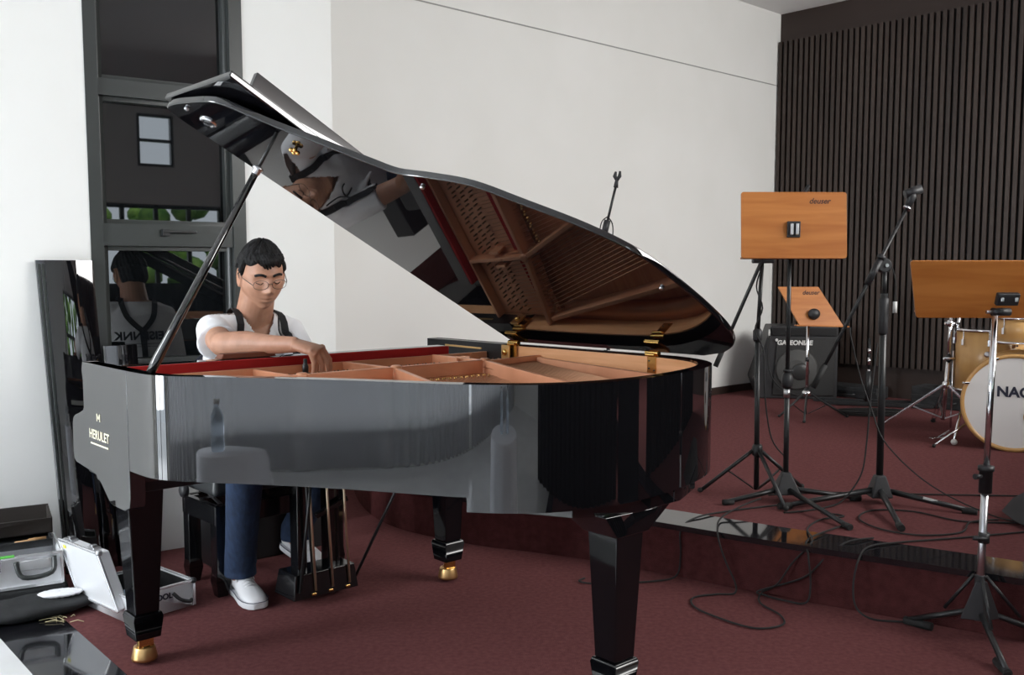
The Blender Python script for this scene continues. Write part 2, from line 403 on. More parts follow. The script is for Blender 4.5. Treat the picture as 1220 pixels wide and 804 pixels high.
ZT, ZB = .988, .70
RO = [(0, .20), (0, .45), (0, .64), (.004, .715), (.03, .775), (.066, .822), (.108, .877), (.180, .964), (.250, 1.056), (.316, 1.152), (.378, 1.252), (.438, 1.354), (.500, 1.456), (.57, 1.540), (.652, 1.610), (.755, 1.657), (.89, 1.680), (1.04, 1.676), (1.205, 1.645), (1.345, 1.600), (1.450, 1.535), (1.525, 1.43), (1.562, 1.28), (1.562, 1.1), (1.548, .8), (1.530, .528), (1.512, .3), (1.50, .06)]
_q = catmull([(a, b, 0) for a, b in RO], 6)
for _ in range(30):
    _q = [_q[0]] + [(_q[i - 1] + _q[i] * 2 + _q[i + 1]) / 4 for i in range(1, len(_q) - 1)] + [_q[-1]]
ROS = [(p.x, p.y) for p in _q]
def inset(P2d, d):
    out = []; n = len(P2d)
    for i, p in enumerate(P2d):
        a, b = P2d[max(i - 1, 0)], P2d[min(i + 1, n - 1)]; t = Vector((b[0] - a[0], b[1] - a[1])).normalized()
        out.append((p[0] + t.y * d, p[1] - t.x * d))     # right hand side of travel = inside
    return out
RIN = inset(ROS, .042)
# check of side: inside has larger u on the treble side
if RIN[0][0] < ROS[0][0]: RIN = inset(ROS, -.042)
def strip_solid(mb, A, B, z0, z1, smooth=True):
    """closed wall between plan curves A (outer) and B (inner)"""
    n = len(A)
    def face(X, Y, zx, zy):
        vs = [P(a[0], a[1], zx) for a in X] + [P(a[0], a[1], zy) for a in Y]
        mb.add(vs, [(i, i + 1, n + i + 1, n + i) for i in range(n - 1)], smooth)
    face(A, A, z0, z1); face(A, B, z1, z1); face(B, B, z1, z0); face(B, A, z0, z0)
    for i in (0, n - 1):
        mb.add([P(A[i][0], A[i][1], z0), P(B[i][0], B[i][1], z0), P(B[i][0], B[i][1], z1), P(A[i][0], A[i][1], z1)], [(0, 1, 2, 3)])
    return mb
case = part(strip_solid(MB(), ROS, RIN, ZB, ZT), 'case', M_polish)
for p in case.data.polygons: pass
m_ = case.modifiers.new('edge', 'EDGE_SPLIT'); m_.split_angle = .6
# underside board
mb = MB(); mb.add([P(a, b, ZB + .003) for a, b in inset(ROS, .03 if RIN[0][0] > ROS[0][0] else -.03)][::1], [tuple(range(len(ROS)))]); mb.build('case_bottom', M_satin, piano)
# tail apron below the case
sel = [i for i, p in enumerate(ROS) if p[1] > 1.40 or (p[0] > 1.4 and p[1] > 1.15)]
sub = ROS[sel[0] + 4:sel[-1] + 1]; subi = inset(sub, .05 if RIN[0][0] > ROS[0][0] else -.05)
ap = part(strip_solid(MB(), sub, subi, .662, ZB), 'tail_apron', M_polish); ap.modifiers.new('edge', 'EDGE_SPLIT').split_angle = .6
mb = MB(); blk = [(.70, 1.26), (.835, 1.525), (1.02, 1.60), (1.22, 1.59), (1.38, 1.52), (1.46, 1.40), (1.42, 1.15)]
mb.hexa([P(a, b, .60) for a, b in blk], [P(a, b, .668) for a, b in blk])
b2 = [(.90, 1.40), (.90, 1.585), (1.10, 1.60), (1.25, 1.55), (1.32, 1.42), (1.2, 1.3)]
b3 = [(.935, 1.47), (.935, 1.60), (1.065, 1.60), (1.075, 1.59), (1.08, 1.5), (1.07, 1.47)]
mb.hexa([P(a, b, .54) for a, b in b3], [P(a, b, .602) for a, b in b2]); part(mb, 'leg_block', M_polish, .003)

# inner veneer: thin lining of the rim behind the key area
zz = [i for i in range(len(ROS)) if RIN[i][1] > .50]
i0, i1 = zz[0], zz[-1]
A_ = RIN[i0:i1 + 1]; B_ = inset(A_, .004 if RIN[0][0] > ROS[0][0] else -.004)
vn = part(strip_solid(MB(), A_, B_, .84, ZT - .006), 'rim_veneer', M_maple); vn.modifiers.new('edge', 'EDGE_SPLIT').split_angle = .6

# treble and bass arms (cheeks)
ARM = [(.203, ZT), (.193, .964), (.203, .925), (.214, .886), (.205, .85), (.193, .836), (.165, .826), (.115, .812), (.098, .802), (.090, .787), (.086, .69), (.092, .668), (.11, .660), (.256, .648), (.295, .644), (.335, .624), (.37, .60), (.405, .578), (.43, .574), (.52, .574), (.56, .588), (.57, .62), (.57, ZB), (.57, ZT)]
def cheek(u0, u1, name, prof):
    mb = MB(); n = len(prof); mb.hexa([P(u0, v, z) for v, z in prof], [P(u1, v, z) for v, z in prof]); return part(mb, name, M_polish, .002)
cheek(-.001, .045, 'treble_arm', ARM)
cheek(1.478, 1.522, 'bass_arm', [(.06, ZT)] + ARM[1:])
# bass cheek inner slide block with rail and brass fixture
mb = MB(); mb.hexa([P(1.440, .07, .925), P(1.480, .07, .925), P(1.500, .53, .925), P(1.460, .53, .925)], [P(1.440, .07, ZT + .001), P(1.480, .07, ZT + .001), P(1.500, .53, ZT + .001), P(1.460, .53, ZT + .001)])
sb = part(mb, 'desk_slide_block', M_satin, .002)
mb = MB(); mb.hexa([P(1.446, .07, .86), P(1.478, .07, .86), P(1.500, .53, .86), P(1.468, .53, .86)], [P(1.446, .07, .925), P(1.478, .07, .925), P(1.500, .53, .925), P(1.468, .53, .925)]); part(mb, 'slide_wood_rail', M_maple, .001, sb)
mb = MB(); mb.bar(P(1.4445, .19, .967), P(1.4545, .41, .965), .006, .007); part(mb, 'slide_rail', M_brassd, 0, sb, 'gold coloured rail')
mb = MB(); mb.box((0, 0, 0), (.004, .05, .055)); mb = MB(Matrix.Translation(P(1.462, .545, .958)) @ Matrix.Rotation(PYAW, 4, 'Z')); mb.box((0, 0, 0), (.008, .045, .055)); fx = part(mb, 'front_hinge', M_brassd, .002, None, 'brass hinge plate')
mb = MB(); mb.lathe(P(1.456, .545, .958), [(.012, -.004), (.012, .004), (.006, .008)], 12, -UU); part(mb, 'hinge_screw', M_brass, 0, fx)

# key bed, keys, stretcher with red felt
mb = MB(); mb.hexa([P(.04, .10, .62), P(1.48, .10, .62), P(1.48, .52, .62), P(.04, .52, .62)], [P(.04, .10, .70), P(1.48, .10, .70), P(1.48, .52, .70), P(.04, .52, .70)]); part(mb, 'key_bed', M_satin, .003)
wk = mat('ivory_key', (.78, .77, .72), .25)
mb = MB()
for i in range(52):
    u0 = .145 + i * .0235; mb.hexa([P(u0, .12, .715), P(u0 + .0225, .12, .715), P(u0 + .0225, .27, .715), P(u0, .27, .715)], [P(u0, .12, .738), P(u0 + .0225, .12, .738), P(u0 + .0225, .27, .738), P(u0, .27, .738)])
kb = part(mb, 'white_keys', wk); kb['kind'] = 'stuff'
mb = MB()
for i in range(51):
    if (i + 5) % 7 in (1, 2, 4, 5, 6):
        u0 = .145 + (i + 1) * .0235 - .006; mb.hexa([P(u0, .17, .738), P(u0 + .011, .17, .738), P(u0 + .011, .27, .738), P(u0, .27, .738)], [P(u0, .175, .75), P(u0 + .011, .175, .75), P(u0 + .011, .27, .75), P(u0, .27, .75)])
kb = part(mb, 'black_keys', M_polish); kb['kind'] = 'stuff'
mb = MB(); mb.hexa([P(.045, .355, .86), P(1.275, .355, .86), P(1.275, .415, .86), P(.045, .415, .86)], [P(.045, .355, .985), P(1.275, .355, .985), P(1.275, .415, .985), P(.045, .415, .985)]); part(mb, 'stretcher', M_polish, .002)
mb = MB(); mb.hexa([P(.045, .415, .945), P(1.275, .415, .945), P(1.275, .428, .945), P(.045, .428, .945)], [P(.045, .415, .984), P(1.275, .415, .984), P(1.275, .428, .984), P(.045, .428, .984)]); part(mb, 'stretcher_felt', M_felt, .002, None, 'red felt strip')

# iron plate, soundboard, strings
sgn = 1 if RIN[0][0] > ROS[0][0] else -1
def poly_in(d, v0):
    q = inset(ROS, sgn * d); return [p for p in q if p[1] >= v0]
SBD = poly_in(.044, .43)
mb = MB(); mb.hexa([P(a, b, .85) for a, b in SBD], [P(a, b, .858) for a, b in SBD]); part(mb, 'soundboard', M_sound)
pl = MB()
# pin block area of the plate
pb = [(.05, .43), (1.455, .43), (1.48, .735), (.052, .735)]
pl.hexa([P(a, b, .895) for a, b in pb], [P(a, b, .915) for a, b in pb])
# front flange
pl.bar(P(.05, .437, .935), P(1.455, .437, .935), .012, .04)
# crossbar with vertical face
def rib(a, b, z0, z1, wdt=.016): pl.bar(P(a[0], a[1], (z0 + z1) / 2), P(b[0], b[1], (z0 + z1) / 2), wdt, z1 - z0)
rib((.045, .750), (1.19, .742), .885, .960, .018); rib((1.19, .742), (1.49, .70), .885, .956, .018)
# fanned struts
rib((1.19, .745), (.86, 1.60), .885, .958, .018)
rib((.807, .745), (.60, 1.27), .885, .956, .018)
rib((.46, .745), (.37, 1.10), .885, .952, .016)
rib((1.47, .72), (1.30, 1.55), .885, .950, .018)
rib((1.19, .745), (1.19, .44), .91, .958, .016); rib((.807, .745), (.80, .44), .91, .956, .016); rib((.46, .745), (.46, .44), .91, .952, .014)
# rounded boss at the joint
for (a, b) in ((1.19, .742), (.807, .745), (.46, .748)): pl.lathe(P(a, b, .885), [(.022, 0), (.020, .074), (.014, .080)], 14)
for du in (-.03, .0, .03): pl.box(P(1.19 + du, .60, .935), (.012, .05, .05), Matrix.Rotation(PYAW, 3, 'Z'))
# outer flange following the rim
fo = poly_in(.050, .72); fi = poly_in(.115, .72)
n = min(len(fo), len(fi)); 
part(pl, 'iron_plate', M_copper, .003)
fl_ = MB()
ridx = [i for i in range(len(ROS)) if inset(ROS, sgn * .05)[i][1] > .72]
fo = [inset(ROS, sgn * .048)[i] for i in ridx]; fi = [inset(ROS, sgn * .110)[i] for i in ridx]
strip_solid(fl_, fo, fi, .858, .902); part(fl_, 'plate_flange', M_copper)
# curved web seen in the treble of the plate
mb = MB(); cv = catmull([P(.80, .75, .930), P(.74, .66, .928), (P(.66, .62, .926)), P(.58, .60, .924), P(.50, .56, .924), P(.46, .50, .924)], 6)
for a, b in zip(cv[:-1], cv[1:]): mb.bar(a, b, .014, .03)
part(mb, 'plate_web', M_copper)
# felt strips and pins
mb = MB()
for (a, b) in ((.05, .44), (.48, .79), (.83, 1.17), (1.21, 1.46)): mb.box((P(a, .69, .922) + P(b, .69, .922)) / 2, ((b - a), .022, .012), Matrix.Rotation(PYAW, 3, 'Z'))
part(mb, 'string_felt', M_felt, 0, None, 'red felt strip')
mb = MB(); 
for i in range(74):
    u0 = .07 + i * .0186
    for r in range(3): mb.lathe(P(u0 + r * .004, .50 + r * .045 + .008 * (i % 2), .915), [(.0034, 0), (.0034, .020)], 5)
o = part(mb, 'tuning_pins', M_pin); o['kind'] = 'stuff'
mb = MB()
def rim_hit(u0, v0, du, dv):
    best = None
    for (a, b), (c, d) in zip(fi[:-1], fi[1:]):
        den = du * (d - b) - dv * (c - a)
        if abs(den) < 1e-9: continue
        t = ((a - u0) * (d - b) - (b - v0) * (c - a)) / den; k = ((a - u0) * dv - (b - v0) * du) / den
        if t > .02 and 0 <= k <= 1: best = t if best is None else min(best, t)
    return best
for i in range(88):
    u0 = .07 + i * .0158
    if u0 > 1.17: dx, dy, z = -.33, 1, .925
    else: dx, dy, z = -.05 - .20 * (u0 / 1.2), 1, .905
    t = rim_hit(u0, .76, dx, dy)
    if t: mb.tube([P(u0 + .01, .56 + .03 * (i % 3), z + .012), P(u0, .745, z + .01), P(u0 + dx * t, .76 + dy * t, z)], .0011 if u0 < 1.17 else .002, 4)
o = part(mb, 'strings', M_string); o['kind'] = 'stuff'
# dampers row and bridge
mb = MB(); cb = catmull([P(.10, .83, .868), P(.3, .98, .868), P(.5, 1.15, .868), P(.72, 1.37, .868), P(.95, 1.5, .868), P(1.2, 1.5, .868)], 6)
for a, b in zip(cb[:-1], cb[1:]): mb.bar(a, b, .03, .03)
part(mb, 'bridge', M_maple)
mb = MB()
for i in range(26):
    a = .84 + i * .0125; mb.lathe(P(a, .80 + .006 * (i % 2), .905), [(.0035, 0), (.0035, .012)], 6)
part(mb, 'agraffes', M_brass)['kind'] = 'stuff'

# legs
def leg_parts(u0, v0, ztop, wt, wb, cap=True):
    lg = MB(); R = lambda a, b, z, w: [P(a - w / 2, b - w / 2, z), P(a + w / 2, b - w / 2, z), P(a + w / 2, b + w / 2, z), P(a - w / 2, b + w / 2, z)]
    lg.hexa(R(u0, v0, .172, wb), R(u0, v0, ztop, wt))
    L = part(lg, 'leg', M_polishl, .004)
    m = MB(); m.hexa(R(u0, v0, .158, wb + .020), R(u0, v0, .172, wb + .012)); m.hexa(R(u0, v0, .088, wb + .004), R(u0, v0, .158, wb + .020)); part(m, 'leg_foot', M_polishl, .003, L)
    m = MB(); m.lathe(P(u0, v0, 0), [(.040, .012), (.041, .02), (.034, .052), (.033, .055), (.026, .056)], 20)
    m.lathe(P(u0, v0, 0), [(.018, .055), (.016, .09)], 12)
    c = part(m, 'caster_cup', M_brassd, 0, L, 'brass caster cup')
    m = MB(); m.lathe(P(u0 - .016, v0, .040), [(.010, 0), (.028, .004), (.028, .028), (.010, .032)], 20, UU); m.box(P(u0, v0 + .012, .070), (.05, .016, .035), Matrix.Rotation(PYAW, 3, 'Z')); part(m, 'caster', M_brass, .002, L, 'brass caster')
    return L
leg_parts(.140, .25 + .01, .60, .118, .078); leg_parts(1.395, .26, .70, .118, .078); leg_parts(1.0, 1.535, .545, .112, .080)
# rounded leg head on the treble leg and cross block under the case
mb = MB(); mb.hexa([P(.080, .20, .575), P(.200, .20, .575), P(.200, .325, .575), P(.080, .325, .575)], [P(.07, .19, .60), P(.21, .19, .60), P(.21, .335, .60), P(.07, .335, .60)])
mb.hexa([P(.046, .16, .60), P(.30, .16, .60), P(.30, .40, .60), P(.046, .40, .60)], [P(.046, .12, .645), P(.36, .12, .645), P(.36, .50, .645), P(.046, .50, .645)])
mb.hexa([P(.046, .12, .645), P(.50, .12, .645), P(.50, .52, .645), P(.046, .52, .645)], [P(.046, .12, .701), P(.50, .12, .701), P(.50, .52, .701), P(.046, .52, .701)])
part(mb, 'leg_block', M_polish, .004)

# pedal lyre
ly = MB(); ly.hexa([P(.745, .0, .030), P(1.03, .0, .030), P(1.03, .155, .030), P(.745, .155, .030)], [P(.757, .015, .125), P(1.018, .015, .125), P(1.018, .145, .125), P(.757, .145, .125)])
ly.hexa([P(.79, .05, .69), P(.83, .05, .69), P(.83, .11, .69), P(.79, .11, .69)], [P(.79, .05, .12), P(.83, .05, .12), P(.83, .11, .12), P(.79, .11, .12)])
ly.hexa([P(.925, .05, .69), P(.975, .05, .69), P(.975, .11, .69), P(.925, .11, .69)], [P(.925, .05, .12), P(.975, .05, .12), P(.975, .11, .12), P(.925, .11, .12)])
ly.hexa([P(.74, .02, .66), P(1.03, .02, .66), P(1.03, .15, .66), P(.74, .15, .66)], [P(.74, .02, .70), P(1.03, .02, .70), P(1.03, .15, .70), P(.74, .15, .70)])
ly.bar(P(.86, .125, .335), P(1.0, .125, .385), .02, .022)
LY = part(ly, 'pedal_lyre', M_polish2, .004)
for a in (.830, .905, .980):
    m = MB(); m.tube([P(a - .01, .13, .68), P(a + .008, .156, .055)], .0052, 10); part(m, 'pedal_rod', mat('pale_brass_rod_%d' % int(a * 1000), (.80, .62, .44), .3, .9), 0, LY, 'brass pedal rod')
    m = MB(); m.bar(P(a, .158, .042), P(a, -.10, .035), .020, .010); part(m, 'pedal', M_brass, .002, LY, 'brass pedal')
for a, b in (((.86, .14, .68), (.768, .16, .06)), ((1.19, .40, .69), (1.035, .12, .055)), ((.80, .14, .69), (.835, .14, .12))):
    m = MB(); m.tube([P(*a), P(*b)], .006, 8); part(m, 'lyre_brace', M_blackm, 0, LY, 'thin black brace rod')

# lid
HA = P(1.53, .528, 1.0); LE = Vector((.707, -.707, 0)); TH = math.radians(28.5)
N0 = Vector((-.707, -.707, 0)); LW = N0 * math.cos(TH) + ZZ * math.sin(TH); LN = LW.cross(LE); LN = LN if LN.z > 0 else -LN
def L(s, t, h=0): return HA + LE * s + LW * t + LN * h
OUTL = [(-.035, -.02), (-.06, .5), (-.08, 1.0), (-.090, 1.50), (-.080, 1.552), (-.04, 1.566), (.05, 1.560), (.17, 1.535), (.235, 1.46), (.29, 1.385), (.342, 1.328), (.405, 1.255), (.468, 1.182), (.52, 1.13), (.62, 1.095), (.74, 1.04), (.838, .938), (.962, .797), (1.04, .655), (1.066, .51), (1.078, .33), (1.068, .187), (1.03, .085), (.955, .015), (.86, -.02)]
OUTc = [(OUTL[0][0], OUTL[0][1])] + [(p.x, p.y) for p in catmull([(a, b, 0) for a, b in OUTL[3:-1]], 5)] + [OUTL[-1]]
lm = MB(); lm.hexa([L(a, b, 0) for a, b in OUTc], [L(a, b, .021) for a, b in OUTc])
LID = part(lm, 'lid', M_polish, .004, seg=3) if False else lm.build('lid', M_polish, piano, .004, None)
FN = (LN * math.cos(.05) - LE * math.sin(.05)); FE = (LE * math.cos(.05) + LN * math.sin(.05))
def FP(s, t, h): return L(-.034 - .034 * t, 0, .024) + LW * t + FE * (s + (.034 * t if s > .1 else 0)) + FN * h
fm = MB(); fm.hexa([FP(0, -.01, 0), FP(.31, -.01, 0), FP(.31, 1.572, 0), FP(0, 1.572, 0)], [FP(0, -.01, .02), FP(.31, -.01, .02), FP(.31, 1.572, .02), FP(0, 1.572, .02)])
FL = fm.build('lid_front_flap', M_polish, LID, .004)
fm = MB(); fm.hexa([FP(.282, .01, .02), FP(.302, .01, .02), FP(.302, 1.50, .02), FP(.282, 1.50, .02)], [FP(.277, .01, .070), FP(.297, .01, .070), FP(.297, 1.50, .070), FP(.277, 1.50, .070)])
fm.build('flap_lip', M_polish, LID, .003)
# lid fittings
fm = MB(); fm.lathe(L(-.004 + .03, 1.47, 0), [(.026, -.004), (.026, .003), (.020, .007), (.017, .004), (.010, .006)], 20, -LN); fm.build('lid_lock', M_chrome, LID, 0, 'chrome ring fitting')
fm = MB(); c = L(.25, 1.30, -.012); fm.lathe(L(.25, 1.30, 0), [(.005, 0), (.005, .014)], 8, -LN)
for k in range(4):
    a = k * PI / 2 + .5; fm.sphere(c + LE * math.cos(a) * .010 + LW * math.sin(a) * .010, (.007, .007, .007), 8, 6)
fm.build('lid_thumb_screw', M_brass, LID, 0, 'gold thumb screw')
for (a, b) in ((.557, 1.06), (1.0, .47), (.02, 1.54)):
    fm = MB(); fm.lathe(L(a, b, 0), [(.007, -.001), (.007, .006), (.004, .008)], 10, -LN); fm.build('lid_buffer', M_steel, LID)
fm = MB(); fm.box((0, 0, 0), (1, 1, 1)); fm = MB()
for s_ in (.16, .56, .92):
    fm = MB(); fm.tube([L(-.034 - .034 * 1.5 * s_, .02 + s_ * 1.5, .022), L(-.034 - .034 * 1.5 * s_, .06 + s_ * 1.5, .022)], .006, 8); fm.build('flap_hinge', M_blackm, LID)
# prop stick
pb0, pt0 = P(.028, .676, .990), L(.262, 1.377, -.002); pm = pb0.lerp(pt0, .845)
m = MB(); m.tube([pb0, pb0.lerp(pt0, .06), pb0.lerp(pt0, .12), pm], [.0125, .014, .0125, .0095], 14); PS = m.build('lid_prop', M_polish, piano)
m = MB(); m.tube([pm, pt0], .0055, 10); m.build('prop_rod', M_blackm, PS)
dirp = (pt0 - pb0).normalized(); m = MB(); m.lathe(pm, [(.010, -.014), (.012, -.012), (.012, .0), (.016, .001), (.016, .006), (.008, .010)], 16, dirp); m.build('prop_collar', M_steel, PS, 0, 'steel collar')
# lid hinges
def hinge(s, vv, u0):
    b = HA + LE * s; m = MB()
    pA = P(u0, vv, 0)
    m.box(P(u0, vv, .955), (.004, .038, .062), Matrix.Rotation(PYAW, 3, 'Z'))
    H_ = m.build('hinge', M_brass, piano, .0015, 'polished brass lid hinge')
    m = MB(); m.tube([P(u0 + .004, vv - .028, .995), P(u0 + .004, vv + .028, .995)], .010, 12); m.tube([P(u0 - .008, vv - .02, .990), P(u0 - .008, vv + .02, .990)], .007, 10)
    m.hexa([L(s - .03, .0, -.006), L(s + .03, .0, -.006), L(s + .03, .075, -.006), L(s - .03, .075, -.006)], [L(s - .03, .0, .001), L(s + .03, .0, .001), L(s + .03, .075, .001), L(s - .03, .075, .001)])
    m.build('hinge_leaf', M_brass, H_, .0015)
    for dz, dv in ((.014, -.01), (-.012, -.01), (-.018, .012)):
        m = MB(); m.lathe(P(u0 - .002, vv + dv, .955 + dz), [(.0028, 0), (.0028, .002)], 8, -UU); m.build('hinge_screw', M_blackm, H_)
hinge(.705, 1.235, 1.508); hinge(.035, .57, 1.478)
# lettering on the treble arm
xd = VV; M_ = basis(P(-.0020, .330, .775), VV * 1.0, ZZ)
text_mesh('arm_lettering', 'HERULET', .040, basis(P(-.0022, .335, .770), VV, ZZ), M_goldprint, piano, .0004, 'pale gold maker lettering', .0008, 0, 1.06)
m = MB()
def lb(v0, z0, v1, z1, w=.005): m.bar(P(-.0022, v0, z0), P(-.0022, v1, z1), w, .0012, UU)
lb(.322, .815, .322, .838, .005); lb(.346, .815, .346, .838, .005); lb(.322, .838, .334, .822, .004); lb(.346, .838, .334, .822, .004); m.build('arm_emblem', M_goldprint, piano, 0, 'pale gold crest')
m = MB(); lb(.26, .742, .41, .742, .005); m.build('arm_underline', M_goldprint, piano, 0, 'pale gold line under the lettering')

# ================================================================== THINGS AROUND THE PIANO
def Ru(a): return Matrix.Rotation(a, 3, 'Z')
# --- bench
bench = thing('piano_bench', 'black leather piano bench under the seated man', 'bench', P(.86, -.31, 0), PYAW)
BU0, BU1, BV0, BV1 = .585, 1.16, -.465, -.155
mb = MB(); mb.hexa([P(BU0 - .01, BV0 - .01, .40), P(BU1 + .01, BV0 - .01, .40), P(BU1 + .01, BV1 + .01, .40), P(BU0 - .01, BV1 + .01, .40)], [P(BU0, BV0, .475), P(BU1, BV0, .475), P(BU1, BV1, .475), P(BU0, BV1, .475)])
mb.build('seat', M_leather, bench, .022, 'padded black leather seat', seg=4)
mb = MB()
mb.bar(P(BU0 + .012, BV0, .325), P(BU0 + .012, BV1, .325), .022, .075); mb.bar(P(BU1 - .012, BV0, .325), P(BU1 - .012, BV1, .325), .022, .075)
mb.bar(P(BU0, BV0 + .012, .325), P(BU1, BV0 + .012, .325), .022, .075); mb.bar(P(BU0, BV1 - .012, .325), P(BU1, BV1 - .012, .325), .022, .075)
mb.build('bench_frame', M_polish2, bench, .002)
for uu in (BU0 + .06, BU1 - .06):
    mb = MB(); mb.bar(P(uu, BV0 + .04, .34), P(uu, BV1 - .04, .40), .012, .008); mb.bar(P(uu, BV1 - .04, .34), P(uu, BV0 + .04, .40), .012, .008); mb.build('lifting_scissors', M_steel, bench)
for uu in (BU0 + .028, BU1 - .028):
    for vv in (BV0 + .028, BV1 - .028):
        mb = MB(); sq = lambda w_, z: [P(uu + a * w_, vv + b * w_, z) for a, b in ((-1, -1), (1, -1), (1, 1), (-1, 1))]
        mb.hexa(sq(.026, .10), sq(.026, .36)); mb.hexa(sq(.020, 0), sq(.030, .06)); mb.hexa(sq(.030, .06), sq(.026, .10)); mb.build('leg', M_polish2, bench, .002)
for vv in (-.36, -.27):
    mb = MB(); mb.lathe(P(BU0 - .02, vv, .40), [(.010, 0), (.026, .004), (.026, .026), (.012, .032)], 16, -UU); mb.build('adjusting_knob', M_blackp, bench) if vv == -.36 else None
t = thing('equipment_box', 'black box with a small pale sticker standing behind the piano bench', 'box', P(1.0, -.58, 0), PYAW)
mb = MB(); mb.hexa([P(.74, -.66, 0), P(1.30, -.66, 0), P(1.30, -.52, 0), P(.74, -.52, 0)], [P(.74, -.66, .46), P(1.30, -.66, .46), P(1.30, -.52, .46), P(.74, -.52, .46)]); mb.build('box_body', M_satin, t, .008)
mb = MB(); mb.bar(P(.86, -.518, .265), P(.93, -.518, .265), .002, .028); mb.build('pale_sticker', M_ptext, t, 0, 'pale sticker')
text_mesh('box_lettering', 'NEO PUMP-OP', .040, basis(P(.88, -.5185, .305), UU, ZZ), mat('faded_print', (.12, .12, .11), .6), t, .0005)
# --- glossy black boards leaning on the wall
def board_thing(name, label, cat, a0, a1, z1, n_bot, n_top, lean, bulge, prof):
    t = thing(name, label, cat, RM((a0 + a1) / 2, n_bot, 0), 0)
    mb = MB(); k = 24; fr_, bk_ = [], []
    for z, sh in ((0.0, 0), (z1, 1)):
        n_ = n_bot + (n_top - n_bot) * sh; row = []
        for i in range(k + 1):
            f = i / k; a = a0 + (a1 - a0) * f + lean * (z1 - z); row.append(RM(a, n_ + prof(f) * bulge, z))
        fr_.append(row); bk_.append([p - N1 * .022 for p in row])
    n = k + 1
    vs = fr_[0] + fr_[1] + bk_[1] + bk_[0]; fs = []
    for q in range(4):
        for i in range(k): fs.append((q * n + i, q * n + i + 1, ((q + 1) % 4) * n + i + 1, ((q + 1) % 4) * n + i))
    mb.add(vs, fs, True)
    for i in (0, k): mb.add([vs[i], vs[n + i], vs[2 * n + i], vs[3 * n + i]], [(0, 1, 2, 3)])
    o = mb.build('board', M_polish, t); o.modifiers.new('edge', 'EDGE_SPLIT').split_angle = .7
    return t, lambda f, z, d=0: RM(a0 + (a1 - a0) * f + lean * (z1 - z), n_bot + (n_top - n_bot) * z / z1 + prof(f) * bulge + d, z)
t, fn = board_thing('fallboard', 'tall glossy black curved board standing against the wall left of the window', 'board', -.435, -.215, 1.315, .12, .03, .038, .022, lambda f: 1 - (2 * f - 1) ** 2)
mb = MB()
for f in (.035, .10): mb.bar(fn(f, .01, .004), fn(f, 1.30, .004), .008, .010, N1)
mb.build('edge_molding', M_frame, t)
t, fn = board_thing('key_slip', 'shorter glossy black curved board standing behind the treble arm', 'board', -.19, -.05, .95, .13, .05, .02, .035, lambda f: math.sin(f * PI) * (1 if f < .5 else .6))
# --- cases in the left corner
dA = (V(-1.723, 3.581, 0) - V(-1.894, 3.495, 0)).normalized(); dA = V(.86, .51, 0).normalized(); dB = V(-dA.y, dA.x, 0)   # dA right, dB away
cA = V(-1.715, 3.600, 0)                                             # front right corner
t = thing('soft_case', 'flat black nylon case on the floor beneath the silver flight case', 'case', cA - dA * .3 + dB * .15, 0)
mb = MB(); q0 = [cA + dA * .02 - dB * .01, cA - dA * .72 - dB * .01, cA - dA * .72 + dB * .36, cA + dA * .02 + dB * .36]
mb.hexa([p + ZZ * .0 for p in q0], [p + ZZ * .088 for p in q0]); mb.build('case_body', M_bag, t, .02, seg=3)
mb = MB(); mb.tube([cA + dA * .015 - dB * .013 + ZZ * .05, cA - dA * .70 - dB * .013 + ZZ * .05], .003, 6); mb.build('zip', M_blackm, t)
t = thing('flight_case', 'open silver flight case with a grey handle and a green sticker', 'case', cA - dA * .3 + dB * .1 + ZZ * .088, 0)
def casebox(o, ax, ay, w_, d_, h_, z0, m, name, par, th=.008, bevel=.003):
    """open-topped box: o front right corner, ax to the left end"""
    mb = MB(); r = [o, o + ax * w_, o + ax * w_ + ay * d_, o + ay * d_]
    mb.hexa([p + ZZ * z0 for p in r], [p + ZZ * (z0 + th) for p in r])
    cen = (r[0] + r[2]) / 2
    for i in range(4):
        a, b = r[i], r[(i + 1) % 4]; inn = (cen - (a + b) / 2).normalized() * th
        mb.hexa([a + ZZ * z0, b + ZZ * z0, b + inn + ZZ * z0, a + inn + ZZ * z0], [a + ZZ * (z0 + h_), b + ZZ * (z0 + h_), b + inn + ZZ * (z0 + h_), a + inn + ZZ * (z0 + h_)])
    return mb.build(name, m, par, bevel)
casebox(cA, -dA, dB, .66, .30, .122, .089, M_alu, 'case_body', t)
mb = MB()
for z in (.092, .208): mb.bar(cA - dB * .002 + ZZ * z, cA - dA * .66 - dB * .002 + ZZ * z, .008, .010)
mb.bar(cA - dB * .002 + ZZ * .09, cA - dB * .002 + ZZ * .212, .010, .010, dA); mb.bar(cA + ZZ * .208, cA + dB * .3 + ZZ * .208, .008, .010); mb.build('edge_trim', M_alue, t)
hc = cA - dA * .090 - dB * .004
mb = MB(); pts = [hc + dA * .064 + ZZ * .196, hc + dA * .052 - dB * .02 + ZZ * .140, hc - dA * .045 - dB * .02 + ZZ * .134, hc - dA * .066 + ZZ * .190]
mb.tube(catmull(pts, 5), .009, 10); H_ = mb.build('handle', M_frame, t, 0, 'dark grey handle')
mb = MB(); mb.box(hc + ZZ * .172 + dB * .002, (.110, .008, .040), Ru(math.atan2(dA.y, dA.x))); mb.build('handle_plate', M_alue, H_, .003)
mb = MB(); lc = cA - dA * .222 - dB * .004; mb.box(lc + ZZ * .185, (.035, .010, .05), Ru(math.atan2(dA.y, dA.x))); mb.box(lc + ZZ * .155, (.018, .012, .04), Ru(math.atan2(dA.y, dA.x))); mb.build('latch', M_chrome, t, .003)
